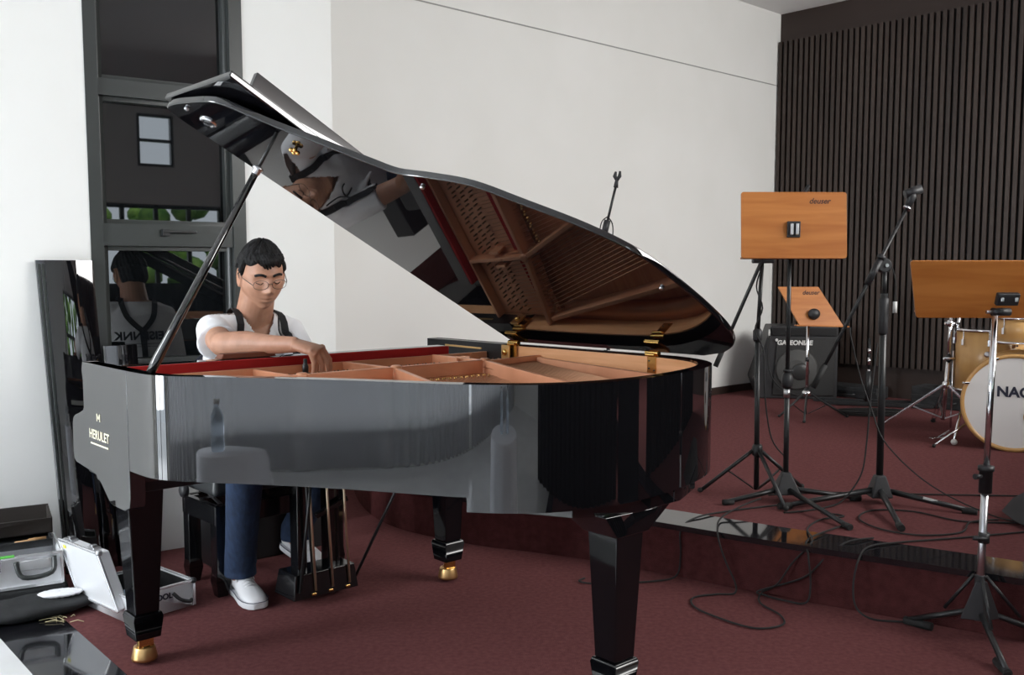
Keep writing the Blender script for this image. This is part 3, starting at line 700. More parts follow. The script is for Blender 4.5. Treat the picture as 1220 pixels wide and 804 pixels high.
mb = MB(); mb.box(cA - dA * .190 - dB * .004 + ZZ * .214, (.060, .020, .006), Ru(math.atan2(dA.y, dA.x))); mb.build('green_sticker', M_green, t, .001)
# black tool tray standing open behind the flight case rim
tc = cA + dB * .07 + dA * .0
t = thing('tool_tray', 'dark open tool tray set on the back of the silver flight case', 'tray', tc + ZZ * .2, 0)
r = lambda o_, z, du, dv: o_ - dA * du + dB * dv + ZZ * z
mb = MB()
o = V(-1.790, 3.690, 0)
casebox(o, -dA, dB, .60, .20, .028, .205, M_bag, 'lower_tray', t, .006, .001)
mb = MB(); q = [o + dA * .01 + dB * .10, o - dA * .60 + dB * .10]
mb.hexa([q[0] + ZZ * .232, q[1] + ZZ * .232, q[1] + dB * .008 + ZZ * .232, q[0] + dB * .008 + ZZ * .232], [q[0] + ZZ * .292, q[1] + ZZ * .292, q[1] + dB * .008 + ZZ * .292, q[0] + dB * .008 + ZZ * .292])
mb.hexa([q[0] + ZZ * .232, q[1] + ZZ * .232, q[1] + dB * .16 + ZZ * .232, q[0] + dB * .16 + ZZ * .232], [q[0] + ZZ * .238, q[1] + ZZ * .238, q[1] + dB * .16 + ZZ * .238, q[0] + dB * .16 + ZZ * .238])
mb.hexa([q[0] + ZZ * .232, q[0] + dB * .16 + ZZ * .232, q[0] - dA * .008 + dB * .16 + ZZ * .232, q[0] - dA * .008 + ZZ * .232], [q[0] + ZZ * .292, q[0] + dB * .16 + ZZ * .312, q[0] - dA * .008 + dB * .16 + ZZ * .312, q[0] - dA * .008 + ZZ * .292])
mb.hexa([q[0] + dB * .155 + ZZ * .232, q[1] + dB * .155 + ZZ * .232, q[1] + dB * .163 + ZZ * .232, q[0] + dB * .163 + ZZ * .232], [q[0] + dB * .155 + ZZ * .315, q[1] + dB * .155 + ZZ * .315, q[1] + dB * .163 + ZZ * .315, q[0] + dB * .163 + ZZ * .315])
mb.build('upper_tray', mat('dark_brown_vinyl', (.032, .026, .022), .6), t, .001)
def tool(name, label, a, b, rr, m):
    o_ = MB().tube([a, a.lerp(b, .55), a.lerp(b, .6), b], [rr, rr, rr * .5, rr * .5], 8).build(name, m); props(o_, label, 'tool', 'small tools in the dark tray'); return o_
tool('file_tool', 'wooden handled tool at the right of the lower tray', o + ZZ * .224 - dA * .02 + dB * .05, o + ZZ * .224 - dA * .13 + dB * .04, .009, mat('tool_wood', (.5, .28, .12), .5))
tool('file_tool', 'orange handled tool at the left of the upper tray', o + ZZ * .262 - dA * .22 + dB * .13, o + ZZ * .262 - dA * .34 + dB * .125, .010, mat('tool_orange', (.65, .25, .05), .5))
tool('file_tool', 'steel tool in the middle of the upper tray', o + ZZ * .262 - dA * .08 + dB * .13, o + ZZ * .262 - dA * .17 + dB * .12, .007, M_steel)
# bag lying in front
mb = MB(); ctr = V(-1.80, 3.46, .035)
mb.sphere(ctr, (.27, .10, .038), 28, 12, Ru(math.atan2(dA.y, dA.x)))
for v_ in mb.v: v_.z = max(.002, v_.z + .006 * math.sin(v_.x * 31) * math.cos(v_.y * 27))
o = mb.build('cloth_bag', M_bag); props(o, 'limp black cloth bag on the floor in front of the cases', 'bag')
mb = MB(); ctr2 = V(-1.690, 3.520, .068)
mb.sphere(ctr2, (.080, .040, .012), 40, 20, Ru(math.atan2(dA.y, dA.x) - .15))
for v_ in mb.v: v_.z += .003 * abs(math.sin(v_.x * 130 + v_.y * 90)) + .003 * abs(math.sin(v_.x * 60 - v_.y * 170))
o = mb.build('crumpled_rag', M_white); props(o, 'small crumpled white rag on top of the black cloth bag', 'rag')
mb = MB()
for k in range(9):
    a = V(-1.63 + random.uniform(-.03, .03), 3.43 + random.uniform(-.03, .03), .004); b = a + V(random.uniform(-.07, .07), random.uniform(-.02, .05), .002); mb.tube([a, (a + b) / 2 + V(0, .008, .004), b], .0016, 5)
o = mb.build('straw_scraps', mat('straw', (.45, .38, .22), .9)); props(o, 'loose pale straw scraps on the granite strip', 'scraps', None, 'stuff')
# --- open white tool case
b0, b1, b2 = V(-1.613, 3.575, 0), V(-1.385, 3.385, 0), V(-1.217, 3.575, 0)
ex = (b1 - b0).normalized(); ey = V(-ex.y, ex.x, 0)                 # ex along hinge side, ey to the right/away
t = thing('tool_case', 'open white aluminium tool case on the carpet behind the front piano leg', 'case', (b0 + b2) / 2, 0)
LX, LY_ = .30, .265
b0 = V(-1.615, 3.585, 0)
casebox(b0, ex, ey, LX, LY_, .098, .0, M_alu, 'case_body', t, .006, .002)
mb = MB(); ins = [b0 + ex * .007 + ey * .007, b0 + ex * (LX - .007) + ey * .007, b0 + ex * (LX - .007) + ey * (LY_ - .007), b0 + ex * .007 + ey * (LY_ - .007)]
for i in range(4):
    a, b = ins[i], ins[(i + 1) % 4]; c = ((ins[0] + ins[2]) / 2 - (a + b) / 2).normalized() * .003
    mb.hexa([a + ZZ * .006, b + ZZ * .006, b + c + ZZ * .006, a + c + ZZ * .006], [a + ZZ * .092, b + ZZ * .092, b + c + ZZ * .092, a + c + ZZ * .092])
mb.hexa([p + ZZ * .006 for p in ins], [p + ZZ * .012 for p in ins]); mb.build('lining', M_bag, t)
mb = MB(); rr_ = [b0, b0 + ex * LX, b0 + ex * LX + ey * LY_, b0 + ey * LY_]
for i in range(4):
    mb.bar(rr_[i] + ZZ * .098, rr_[(i + 1) % 4] + ZZ * .098, .010, .008); mb.bar(rr_[i] + ZZ * .002, rr_[i] + ZZ * .10, .010, .010, ex)
mb.build('edge_trim', M_alue, t, .001)
for a, b in ((rr_[0], rr_[1]), (rr_[1], rr_[2]), (rr_[2], rr_[3])):
    pass
mb = MB(); mb.sphere(rr_[2] + ZZ * .096, .012, 10, 8); mb.build('corner_cap', M_blackp, t)
mb = MB(); mb.sphere(rr_[1] + ZZ * .010, .010, 10, 8); mb.build('corner_cap', M_blackp, t)
# lid leaning back over the hinge side (towards the wall-left)
lidn = (-ey * .72 + ZZ * .70).normalized()            # direction the lid extends
lw = .235; hb = b0 - ey * .002 + ZZ * .045
ldn = ex.cross(lidn)                                   # face normal
hb0, hb1 = b0 + ZZ * .10 - ey * .004, b0 + ex * LX + ZZ * .10 - ey * .004
hb0 = V(-1.650, 3.585, .045); hb1 = hb0 + ex * LX - ZZ * .0
up_ = (V(-1.735, 3.63, .238) - hb0).normalized(); lw = .225
thn = ex.cross(up_).normalized(); thn = thn if thn.dot(V(0, -1, .3)) > 0 else -thn
mb = MB(); mb.hexa([hb0, hb1, hb1 + up_ * lw, hb0 + up_ * lw], [hb0 - thn * .045, hb1 - thn * .045, hb1 + up_ * lw - thn * .045, hb0 + up_ * lw - thn * .045])
LDc = mb.build('case_lid', M_alu, t, .008, 'white aluminium lid standing open', seg=3)
mb = MB()
for a, b in ((hb0, hb1), (hb0 + up_ * lw, hb1 + up_ * lw), (hb0, hb0 + up_ * lw), (hb1, hb1 + up_ * lw)): mb.bar(a, b, .010, .010, thn)
mb.build('edge_trim', M_alue, LDc, .003)
for f in (.22, .80):
    mb = MB(); c = hb0.lerp(hb1, f) + up_ * (lw + .004) - thn * .02; mb.box(c, (.05, .03, .012), Ru(math.atan2(ex.y, ex.x))); mb.box(c + up_ * .008, (.02, .02, .012), Ru(math.atan2(ex.y, ex.x))); mb.build('latch', M_steel, LDc, .003)
mb = MB(); mb.sphere(hb1 + up_ * lw - thn * .005, .013, 10, 8); mb.build('corner_cap', M_steel, LDc)
mb = MB(); c = hb0 + ex * .02 + up_ * (lw - .025) + thn * .0012; mb.bar(c, c + ex * .022, .012, .001, thn); mb.build('yellow_sticker', M_yellow, LDc)
text_mesh('case_lettering', 'ITOOL', .030, basis(b0 + ex * LX + ey * .130 + ex * .001 + ZZ * .062, ey, ZZ), M_print, t, .0004, None, .001)
mb = MB(); q = b0 + ex * (LX + .006) + ey * .175; pts = [q + ZZ * .070, q + ex * .020 + ZZ * .045 + ey * .02, q + ex * .022 + ZZ * .030 + ey * .055, q + ex * .01 + ZZ * .03 + ey * .07]
mb.tube(catmull(pts, 4), .007, 8); mb.build('handle', M_blackp, t)
o = MB().sphere(b0 + ex * .15 + ey * .10 + ZZ * .045, (.055, .04, .03), 14, 8).build('blue_cloth', mat('pale_blue_cloth', (.35, .45, .58), .8)); props(o, 'pale blue cloth bundled inside the open white tool case', 'cloth')
o = MB().tube([b0 + ex * .24 + ey * .16 + ZZ * .014, b0 + ex * .23 + ey * .17 + ZZ * .075], [.007, .004], 8).build('screwdriver', M_clearp); props(o, 'small screwdriver upright inside the open white tool case', 'tool')
# --- wooden strip and tuning lever on the piano
mb = MB(); mb.hexa([P(.36, .358, .987), P(.56, .358, .987), P(.56, .41, .987), P(.36, .41, .987)], [P(.372, .365, 1.004), P(.548, .365, 1.004), P(.548, .403, 1.004), P(.372, .403, 1.004)])
o = mb.build('tool_roll', M_brownw, None, .004); props(o, 'flat brown leather tool roll lying on the piano stretcher before the man', 'tool roll')

# ================================================================== MUSIC AND MICROPHONE STANDS
def tripod(t, c, zh, feet, m, braces=True, r=.010, zc=None, foot_m=None):
    """hub at height zh over c, three legs to feet"""
    mb = MB(); mb.lathe(c + ZZ * (zh - .03), [(.016, 0), (.024, .01), (.024, .05), (.018, .06)], 14); hb_ = mb.build('hub', m, t)
    for f in feet:
        f = Vector(f); dr = (f - c); dr.z = 0; dr.normalize()
        mb = MB(); mb.tube([c + ZZ * zh + dr * .02, f + ZZ * (r + .001)], [r, r], 8); lg = mb.build('leg', m, t)
        mb = MB(); mb.sphere(f + ZZ * (r + .005), (r * 1.5, r * 1.5, r * 1.3), 8, 6); mb.build('rubber_foot', foot_m or M_rubber, lg)
        if braces and zc is not None:
            mb = MB(); mb.bar(c + ZZ * zc + dr * .015, (c + ZZ * zh).lerp(f + ZZ * r, .5), .010, .005); mb.build('leg_brace', m, t)
def desk(t, c, ax, upd, w_, h_, m, logo=None, lsize=.03, lpos=(.3, .35), th=.008, ledge=True, rad=.012):
    """board centred at c; ax horizontal axis; upd up axis; its back faces the camera"""
    nrm = ax.cross(upd).normalized(); pts = []
    for sx, sy in ((1, 1), (-1, 1), (-1, -1), (1, -1)):
        cx, cy = sx * (w_ / 2 - rad), sy * (h_ / 2 - rad)
        a0 = {(1, 1): 0, (-1, 1): 90, (-1, -1): 180, (1, -1): 270}[(sx, sy)]
        for k in range(5):
            a = math.radians(a0 + 22.5 * k); pts.append((cx + rad * math.cos(a), cy + rad * math.sin(a)))
    mb = MB(); mb.hexa([c + ax * a + upd * b + nrm * th / 2 for a, b in pts], [c + ax * a + upd * b - nrm * th / 2 for a, b in pts])
    B = mb.build('music_desk', m, t, .0015)
    if ledge:
        mb = MB(); e = c - upd * (h_ / 2 - .006) - nrm * .028; mb.bar(e - ax * w_ * .48, e + ax * w_ * .48, .045, .008, upd); mb.build('ledge', m, B, .001)
    if logo: text_mesh('desk_lettering', logo, lsize, basis(c + ax * w_ * lpos[0] + upd * h_ * lpos[1] + nrm * (th / 2 + .0006), ax, upd), M_logo, B, .0003, None, .0006, .3)
    return B, nrm
# stand A: tall board in front of the left wall
c = V(1.248, 4.34, HS)
t = thing('music_stand', 'tall black music stand holding a square upright orange wooden desk above the piano tail', 'music stand', c, 0, None)
axb = V(.999, .03, 0).normalized(); upb = V(0, .10, 1).normalized()
B, nb = desk(t, V(1.238, 4.28, 1.470), axb, upb, .468, .292, M_stand, 'deuser', .034, (.24, .36))
mb = MB(); mb.tube([c + ZZ * .06, V(1.242, 4.335, .78)], .0125, 12); mb.build('lower_pole', M_blackm, t)
mb = MB(); mb.tube([V(1.242, 4.335, .76), V(1.234, 4.32, 1.40)], .0095, 12); mb.build('upper_pole', M_blackm, t)
mb = MB(); mb.lathe(V(1.242, 4.335, .745), [(.018, 0), (.026, .012), (.024, .055), (.014, .07), (.022, .075), (.022, .082), (.012, .085)], 16); CL = mb.build('height_clamp', M_blackp, t)
mb = MB(); mb.lathe(V(1.242, 4.335, .70), [(.0145, 0), (.0145, .04)], 12); mb.build('clamp_ring', M_steel, CL)
mb = MB(); mb.box(V(1.234, 4.268, 1.452), (.058, .012, .070)); BR = mb.build('desk_bracket', M_blackp, t, .003)
mb = MB(); mb.box(V(1.222, 4.256, 1.452), (.012, .016, .05)); mb.box(V(1.246, 4.256, 1.452), (.012, .016, .05)); mb.build('bracket_jaws', M_steel, BR, .003)
mb = MB(); mb.tube([V(1.19, 4.29, 1.402), V(1.26, 4.29, 1.402)], .013, 12); mb.build('tilt_knob', M_blackp, BR)
mb = MB(); mb.hexa([c + V(x, y, .04) for x, y in ((-.06, -.05), (.06, -.05), (.055, .06), (-.055, .06))], [c + V(x, y, .14) for x, y in ((-.018, -.018), (.018, -.018), (.018, .018), (-.018, .018))]); mb.build('leg_housing', M_blackp, t, .006)
for f in (V(.95, 4.275, HS), V(1.375, 3.95 - .10, HS), V(1.60, 4.36, HS)):
    mb = MB(); mb.tube([c + ZZ * .065, f + ZZ * .012], [.013, .010], 10); lg = mb.build('leg', M_blackm, t)
    d_ = (f - c).normalized(); mb = MB(); mb.tube([f + ZZ * .013 - d_ * .05, f + ZZ * .013], .0135, 10); mb.build('rubber_foot', M_rubber, lg)
# stand B: microphone stand behind it
c = V(1.146, 4.46, HS)
t = thing('microphone_stand', 'black tripod microphone stand directly behind the upright orange desk', 'microphone stand', c, 0)
mb = MB(); mb.tube([c + ZZ * .03, V(1.135, 4.46, .98)], .0125, 12); mb.build('lower_pole', M_blackm, t)
mb = MB(); mb.tube([V(1.135, 4.46, .96), V(1.148, 4.455, 1.325)], .0095, 12); mb.build('upper_pole', M_blackm, t)
mb = MB(); mb.lathe(V(1.135, 4.46, .945), [(.016, 0), (.021, .01), (.021, .05), (.013, .06)], 14); mb.build('height_clamp', M_blackp, t)
mb = MB(); mb.box(V(1.150, 4.45, 1.325), (.10, .035, .04)); mb.build('boom_clamp', M_blackp, t, .006)
b0_ = V(.93, 4.40, .835); mb = MB(); mb.tube([b0_, V(1.145, 4.44, 1.325), V(1.36, 4.48, 1.78 - .12)], .0085, 10); bm_ = mb.build('boom', M_blackm, t)
mb = MB(); mb.tube([b0_, b0_.lerp(V(1.145, 4.44, 1.325), .16)], .012, 10); mb.build('counterweight', M_rubber, bm_)
tripod(t, c, .215, [V(.895, 4.52, HS), V(1.40, 4.60, HS), V(1.20, 4.16, HS)], M_blackm, True, .0095, .035)
mb = MB(); pts = catmull([V(1.148, 4.44, 1.30), V(1.120, 4.44, 1.20), V(1.150, 4.44, 1.10), V(1.118, 4.44, 1.0), V(1.158, 4.43, .90), V(1.165, 4.42, .70), V(1.20, 4.42, .50), V(1.28, 4.45, .40)], 5)
mb.tube(pts, .0035, 6); mb.build('cable', M_rubber, t)
# stand C: microphone stand with boom
c = V(1.668, 4.32, HS)
t = thing('microphone_stand', 'black boom microphone stand with a clip raised in front of the slats', 'microphone stand', c, 0)
mb = MB(); mb.tube([c + ZZ * .05, V(1.660, 4.32, 1.17)], .0155, 14); mb.build('lower_pole', M_blackm, t)
mb = MB(); mb.tube([V(1.660, 4.32, 1.14), V(1.660, 4.32, 1.285)], .010, 12); mb.build('upper_pole', M_blackm, t)
mb = MB(); mb.lathe(V(1.660, 4.32, .985), [(.0155, 0), (.021, .01), (.022, .16), (.014, .17)], 14); mb.build('height_clamp', M_blackp, t)
mb = MB(); mb.lathe(V(1.655, 4.345, 1.295), [(.030, 0), (.034, .008), (.034, .03), (.028, .038)], 18, (0, -1, 0)); mb.build('boom_clamp', M_blackp, t)
mb = MB(); mb.lathe(V(1.662, 4.306, 1.295), [(.008, 0), (.008, .006)], 10, (0, -1, 0)); mb.build('clamp_screw', M_steel, t)
b0_, bm1, b1_ = V(1.353, 4.30, .756), V(1.640, 4.29, 1.262), V(1.735, 4.31, 1.55)
b1_ = V(1.740, 4.30, 1.545); b0_ = V(1.345, 4.29, .75)
mb = MB(); mb.tube([b0_, b1_], .0085, 10); bm_ = mb.build('boom', M_blackm, t)
mb = MB(); mb.tube([b0_, b0_.lerp(b1_, .13)], .0135, 10); mb.build('counterweight', M_rubber, bm_)
mb = MB(); mb.tube([b0_.lerp(b1_, .58), b0_.lerp(b1_, .72)], .0155, 12); mb.tube([b0_.lerp(b1_, .72), b0_.lerp(b1_, .74)], .019, 12); mb.build('boom_sleeve', M_blackp, bm_)
mb = MB(); mb.lathe(b1_, [(.018, -.004), (.018, .006)], 14, (.6, 0, .8)); mb.build('adapter_ring', M_steel, bm_)
mb = MB(); mb.tube([b1_, b1_ + V(.02, 0, .05), b1_ + V(.022, 0, .07)], [.012, .020, .016], 12); mb.tube([b1_ + V(-.012, 0, .060), b1_ + V(.058, 0, .085)], [.018, .022], 12); mb.build('microphone_clip', M_blackp, bm_)
mb = MB(); mb.hexa([c + V(x, y, .03) for x, y in ((-.05, -.05), (.05, -.05), (.05, .05), (-.05, .05))], [c + V(x, y, .13) for x, y in ((-.022, -.022), (.022, -.022), (.022, .022), (-.022, .022))]); mb.build('leg_housing', M_blackp, t, .008)
for f in (V(1.18, 4.20, HS), V(2.01, 4.10, HS), V(1.575, 3.83, HS)):
    mb = MB(); mb.tube([c + ZZ * .065, f + ZZ * .012], [.014, .011], 10); lg = mb.build('leg', M_blackm, t)
    d_ = (f - c).normalized(); mb = MB(); mb.tube([f + ZZ * .014 - d_ * .06, f + ZZ * .014], .015, 10); mb.build('rubber_foot', M_rubber, lg)
mb = MB(); a = (c + ZZ * .065).lerp(V(2.01, 4.10, HS + .012), .52); mb.box(a + V(0, -.012, .008), (.06, .004, .010), Matrix.Rotation(-.45, 3, 'Z') @ Matrix.Rotation(.18, 3, 'Y')); mb.build('white_label', M_ptext, t)
mb = MB(); mb.tube(catmull([V(1.50, 4.28, 1.02), V(1.50, 4.27, .98), V(1.545, 4.26, .80), V(1.585, 4.22, .66), V(1.62, 4.15, .53), V(1.72, 3.98, .40), V(1.90, 3.9, .30), V(2.15, 3.95, HS + .01), V(2.7, 4.1, HS + .006)], 6), .0032, 6); o = mb.build('microphone_cable', M_rubber); props(o, 'thin black cable sagging from the boom stand down to the stage carpet', 'cable')
mb = MB(); mb.tube(catmull([V(1.685, 4.30, 1.285), V(1.698, 4.29, 1.22), V(1.698, 4.29, 1.13)], 5), .0028, 6); o = mb.build('hanging_plug', M_rubber); props(o, 'short black lead with a white plug hanging from the boom stand', 'plug')
o2 = MB().tube([V(1.698, 4.29, 1.135), V(1.698, 4.29, 1.085)], .0095, 10).build('plug_body', M_ptext, o, 0, 'white plug')
# stand D: big desk at the right edge, on the floor in front of the stage
c = V(1.595, 3.215, 0)
t = thing('music_stand', 'wide music stand with a chrome pole in front of the bass drum', 'music stand', c, 0)
axb = V(.995, -.06, 0).normalized(); upb = V(-.25, -.30, .93).normalized()
B, nb = desk(t, V(1.612, 3.185, 1.210), axb, upb, .575, .205, M_stand, None, rad=.010)
B2 = B
mb = MB(); mb.tube([c + V(.0, 0, .08), V(1.597, 3.21, .56)], .0125, 14); mb.build('lower_pole', M_steel, t)
mb = MB(); mb.tube([V(1.597, 3.21, .54), V(1.602, 3.205, 1.13)], .0105, 14); mb.build('upper_pole', M_chrome, t)
mb = MB(); mb.lathe(V(1.597, 3.21, .525), [(.021, 0), (.021, .075), (.026, .076), (.026, .092), (.014, .094)], 16); CL = mb.build('height_clamp', M_blackp, t)
mb = MB(); mb.tube([V(1.575, 3.195, .585), V(1.548, 3.185, .585)], [.007, .010], 10); mb.build('clamp_knob', M_blackp, CL)
mb = MB(); mb.box(V(1.604, 3.135, 1.180), (.072, .020, .042), Matrix.Rotation(.35, 3, 'X')); BR = mb.build('desk_bracket', M_blackp, t, .004)
mb = MB(); mb.box(V(1.582, 3.122, 1.178), (.010, .006, .014)); mb.box(V(1.628, 3.122, 1.178), (.010, .006, .014)); mb.build('bracket_bolts', M_steel, BR, .002)
mb = MB(); mb.tube([V(1.575, 3.175, 1.137), V(1.635, 3.175, 1.137)], .013, 12); mb.build('tilt_knob', M_blackp, BR)
mb = MB(); mb.tube([V(1.555, 3.170, 1.137), V(1.575, 3.170, 1.137)], .006, 10); mb.build('tilt_screw', M_steel, BR)
mb = MB(); mb.hexa([c + V(x, y, .09) for x, y in ((-.07, -.012), (.0, -.04), (.07, -.012), (.0, .04))], [c + V(x, y, .22) for x, y in ((-.02, -.012), (0, -.02), (.02, -.012), (0, .02))]); mb.tube([c + ZZ * .10, c + ZZ * .24], .017, 12); mb.build('leg_housing', M_blackp, t, .003)
for f, nm in ((V(1.42, 3.40, 0), 0), (V(1.90, 3.19, 0), 1), (V(1.555, 2.93, 0), 2)):
    mb = MB(); mb.tube([c + ZZ * .12, f + ZZ * .012], [.010, .010], 10); lg = mb.build('leg', M_blackm, t)
    d_ = (f - c).normalized(); mb = MB(); mb.tube([f + ZZ * .014 - d_ * .10, f + ZZ * .014], .0145, 10); mb.build('rubber_foot', M_rubber, lg)
    mb = MB(); mb.tube([c + ZZ * .235 + d_ * .02, (c + ZZ * .12).lerp(f, .45) + ZZ * .03], .006, 8); mb.build('leg_brace', M_blackm, t)
mb = MB(); mb.tube([V(1.557, 3.20, .372), V(1.60, 3.19, .372)], .008, 8); mb.tube([V(1.597, 3.205, .355), V(1.597, 3.205, .39)], .018, 12); mb.build('cable_clip', M_blackp, t)
# stand E: small stand at the back with a pale wooden desk
c = V(2.135, 6.95, HS)
t = thing('music_stand', 'small distant music stand with a slanted wooden desk in front of the speaker cabinet', 'music stand', c, 0)
mb = MB(); fr_ = [V(1.90, 6.93, 1.155), V(2.195, 6.95, 1.155), V(2.355, 6.86, .875), V(2.035, 6.84, .885)]
nE = (fr_[1] - fr_[0]).cross(fr_[3] - fr_[0]).normalized() * .006
mb.hexa([p + nE for p in fr_], [p - nE for p in fr_]); B = mb.build('music_desk', M_stand, t, .001)
mb = MB(); mb.bar(fr_[3] + V(-.02, .02, 0), fr_[2] + V(.04, .02, 0), .05, .008); mb.build('ledge', M_stand, B)
cc = (fr_[0] * .25 + fr_[1] * .62 + fr_[2] * .10 + fr_[3] * .03); sg = 1 if nE.y < 0 else -1
text_mesh('desk_lettering', 'deuser', .045, basis(fr_[0].lerp(fr_[1], .72) + (fr_[3] - fr_[0]) * .16 + nE * sg * 1.12, fr_[1] - fr_[0], fr_[0] - fr_[3]), M_logo, B, .0003, None, .001, .3)
mb = MB(); mb.tube([c + ZZ * .14, V(2.125, 6.93, .92)], .011, 12); mb.build('lower_pole', M_chrome, t)
mb = MB(); mb.sphere(V(2.14, 6.85, .965), (.045, .03, .04), 12, 8); mb.tube([V(2.125, 6.92, .90), V(2.135, 6.86, .96)], .016, 10); mb.build('desk_bracket', M_blackp, t)
mb = MB(); mb.lathe(V(2.127, 6.935, .62), [(.014, 0), (.014, .03)], 10); mb.build('height_clamp', M_blackp, t)
tripod(t, c, .17, [V(1.92, 6.88, HS), V(2.40, 6.86, HS), V(2.02, 6.62, HS)], M_blackm, True, .008, .02)
mb = MB(); mb.lathe(c + ZZ * .15, [(.03, 0), (.034, .01), (.034, .03), (.02, .04)], 12); mb.build('hub_collar', M_chrome, t)
# stand F: thin microphone stand behind the raised lid
c = V(.585, 5.62, HS)
t = thing('microphone_stand', 'thin black microphone stand whose tip with an empty clip shows above the raised lid', 'microphone stand', c, 0)
mb = MB(); mb.tube([c + ZZ * .04, V(.53, 5.60, 1.50)], .011, 10); mb.build('lower_pole', M_blackm, t)
mb = MB(); mb.tube([V(.53, 5.60, 1.48), V(.548, 5.60, 1.56)], .019, 10); mb.build('height_clamp', M_blackp, t)
mb = MB(); mb.tube([V(.545, 5.60, 1.54), V(.596, 5.60, 1.76)], .0075, 8); mb.build('upper_pole', M_blackm, t)
mb = MB(); mb.tube([V(.594, 5.60, 1.745), V(.600, 5.60, 1.79)], [.014, .009], 10); mb.tube([V(.600, 5.60, 1.785), V(.588, 5.60, 1.81), V(.594, 5.60, 1.835)], [.009, .012, .006], 8); mb.tube([V(.600, 5.60, 1.785), V(.616, 5.60, 1.81), V(.618, 5.60, 1.838)], [.009, .011, .006], 8); mb.build('microphone_clip', M_blackp, t)
mb = MB(); mb.tube(catmull([V(.548, 5.59, 1.58), V(.515, 5.59, 1.55), V(.505, 5.59, 1.48), V(.53, 5.59, 1.40)], 5), .0035, 6); mb.tube(catmull([V(.548, 5.59, 1.58), V(.575, 5.59, 1.54), V(.578, 5.59, 1.47), V(.56, 5.59, 1.38)], 5), .0035, 6); mb.build('cable_loop', M_rubber, t)
tripod(t, c, .2, [V(.35, 5.75, HS), V(.85, 5.75, HS), V(.6, 5.33, HS)], M_blackm, False, .009)
# low stand on the back of the stage
c = V(2.79, 7.60, HS)
t = thing('table_microphone_stand', 'low black microphone stand with a flat bar base near the slatted wall', 'microphone stand', c, 0)
mb = MB(); mb.bar(c + V(-.36, .14, .02), c + V(.50, -.12, .02), .03, .03); mb.bar(c + V(-.33, -.05, .02), c + V(.42, -.3, .02), .03, .03); mb.build('base_bar', M_blackm, t, .003)
mb = MB(); mb.tube([c + V(.03, 0, .02), c + V(.03, 0, .26)], .024, 12); mb.build('lower_pole', M_blackm, t)
mb = MB(); mb.tube([c + V(.03, 0, .25), c + V(.03, 0, .52)], .010, 12); mb.build('upper_pole', M_blackm, t)
for z0, z1 in ((.255, .275), (.31, .37), (.40, .44)):
    mb = MB(); mb.lathe(c + V(.03, 0, z0), [(.013, 0), (.013, z1 - z0)], 10); mb.build('steel_ring', M_chrome, t)
# low dark crates by the slatted wall
def crate(x, y, sx, sy, sz, rz, label, name='equipment_case'):
    o = MB(Matrix.Translation((x, y, HS)) @ Matrix.Rotation(rz, 4, 'Z')); 
    t = thing(name, label, 'case', (x, y, HS), 0)
    o.box((0, 0, sz / 2), (sx, sy, sz)); B = o.build('case_body', M_bag, t, .01)
    m = MB(Matrix.Translation((x, y, HS)) @ Matrix.Rotation(rz, 4, 'Z')); m.box((0, -sy / 2 - .004, sz * .55), (sx * .98, .008, .018)); m.build('edge_trim', M_blackm, t)
    m = MB(Matrix.Translation((x, y, HS)) @ Matrix.Rotation(rz, 4, 'Z')); m.tube([(-.08, -sy / 2 - .01, sz * .35), (-.05, -sy / 2 - .03, sz * .3), (.05, -sy / 2 - .03, sz * .3), (.08, -sy / 2 - .01, sz * .35)], .006, 6); m.build('handle', M_blackm, t)
    return t
ang = math.atan2(DR.y, DR.x)
crate(2.86, 8.05, .52, .2, .10, ang, 'low black equipment case at the foot of the slats right of the speaker cabinet')
crate(3.38, 7.35, .55, .24, .16, ang, 'low black equipment case at the foot of the slats behind the chrome cymbal stand')
mb = MB(Matrix.Translation((3.42, 7.33, HS + .16)) @ Matrix.Rotation(.3, 4, 'Z')); mb.sphere((0, 0, .035), (.16, .09, .045), 16, 8); o = mb.build('folded_bag', M_bag); props(o, 'crumpled black bag on top of the low case behind the cymbal stand', 'bag')
# cable pile on the stage back
mb = MB()
for k in range(3):
    mb.tube([V(2.62 + (.20 + .015 * k) * math.cos(a * PI / 10), 7.02 + .10 * math.sin(a * PI / 10), HS + .008 + .012 * k) for a in range(20)], .007, 6, True)
o = mb.build('coiled_cable', M_rubber); props(o, 'flat black coil of cable on the stage near the low microphone stand', 'cable')

# --- speaker cabinet
c = V(2.36, 8.02, HS)
t = thing('speaker_cabinet', 'black wedge speaker cabinet in the corner of the stage', 'speaker', c, 0)
T_ = Matrix.Translation(c) @ Matrix.Rotation(-.12, 4, 'Z')
mb = MB(T_); prof = [(-.36, .16), (-.30, .0), (.32, .0), (.32, .60), (-.22, .60)]
mb.hexa([(x, -.12, z) for x, z in prof], [(x, .24, z) for x, z in prof]); mb.build('cabinet', M_blackp, t, .01)
mb = MB(T_); mb.hexa([(x, -.136, z) for x, z in ((-.20, .03), (.29, .03), (.29, .50), (-.17, .50))], [(x, -.12, z) for x, z in ((-.20, .03), (.29, .03), (.29, .50), (-.17, .50))]); G = mb.build('grille', M_grille, t, .004)
mb = MB(T_); mb.hexa([(x, -.135, z) for x, z in ((-.21, .52), (.30, .52), (.30, .585), (-.21, .585))], [(x, -.12, z) for x, z in ((-.21, .52), (.30, .52), (.30, .585), (-.21, .585))]); mb.build('control_panel', M_satin, t, .003)
mb = MB(T_); mb.lathe((-.01, -.136, .245), [(.165, 0), (.17, .004), (.155, .008), (.085, .002), (.08, .004)], 32, (0, -1, 0)); W_ = mb.build('woofer', M_cone, t)
mb = MB(T_); mb.sphere((.02, -.140, .225), (.075, .014, .07), 18, 10); mb.build('dust_cap', M_dust, W_)
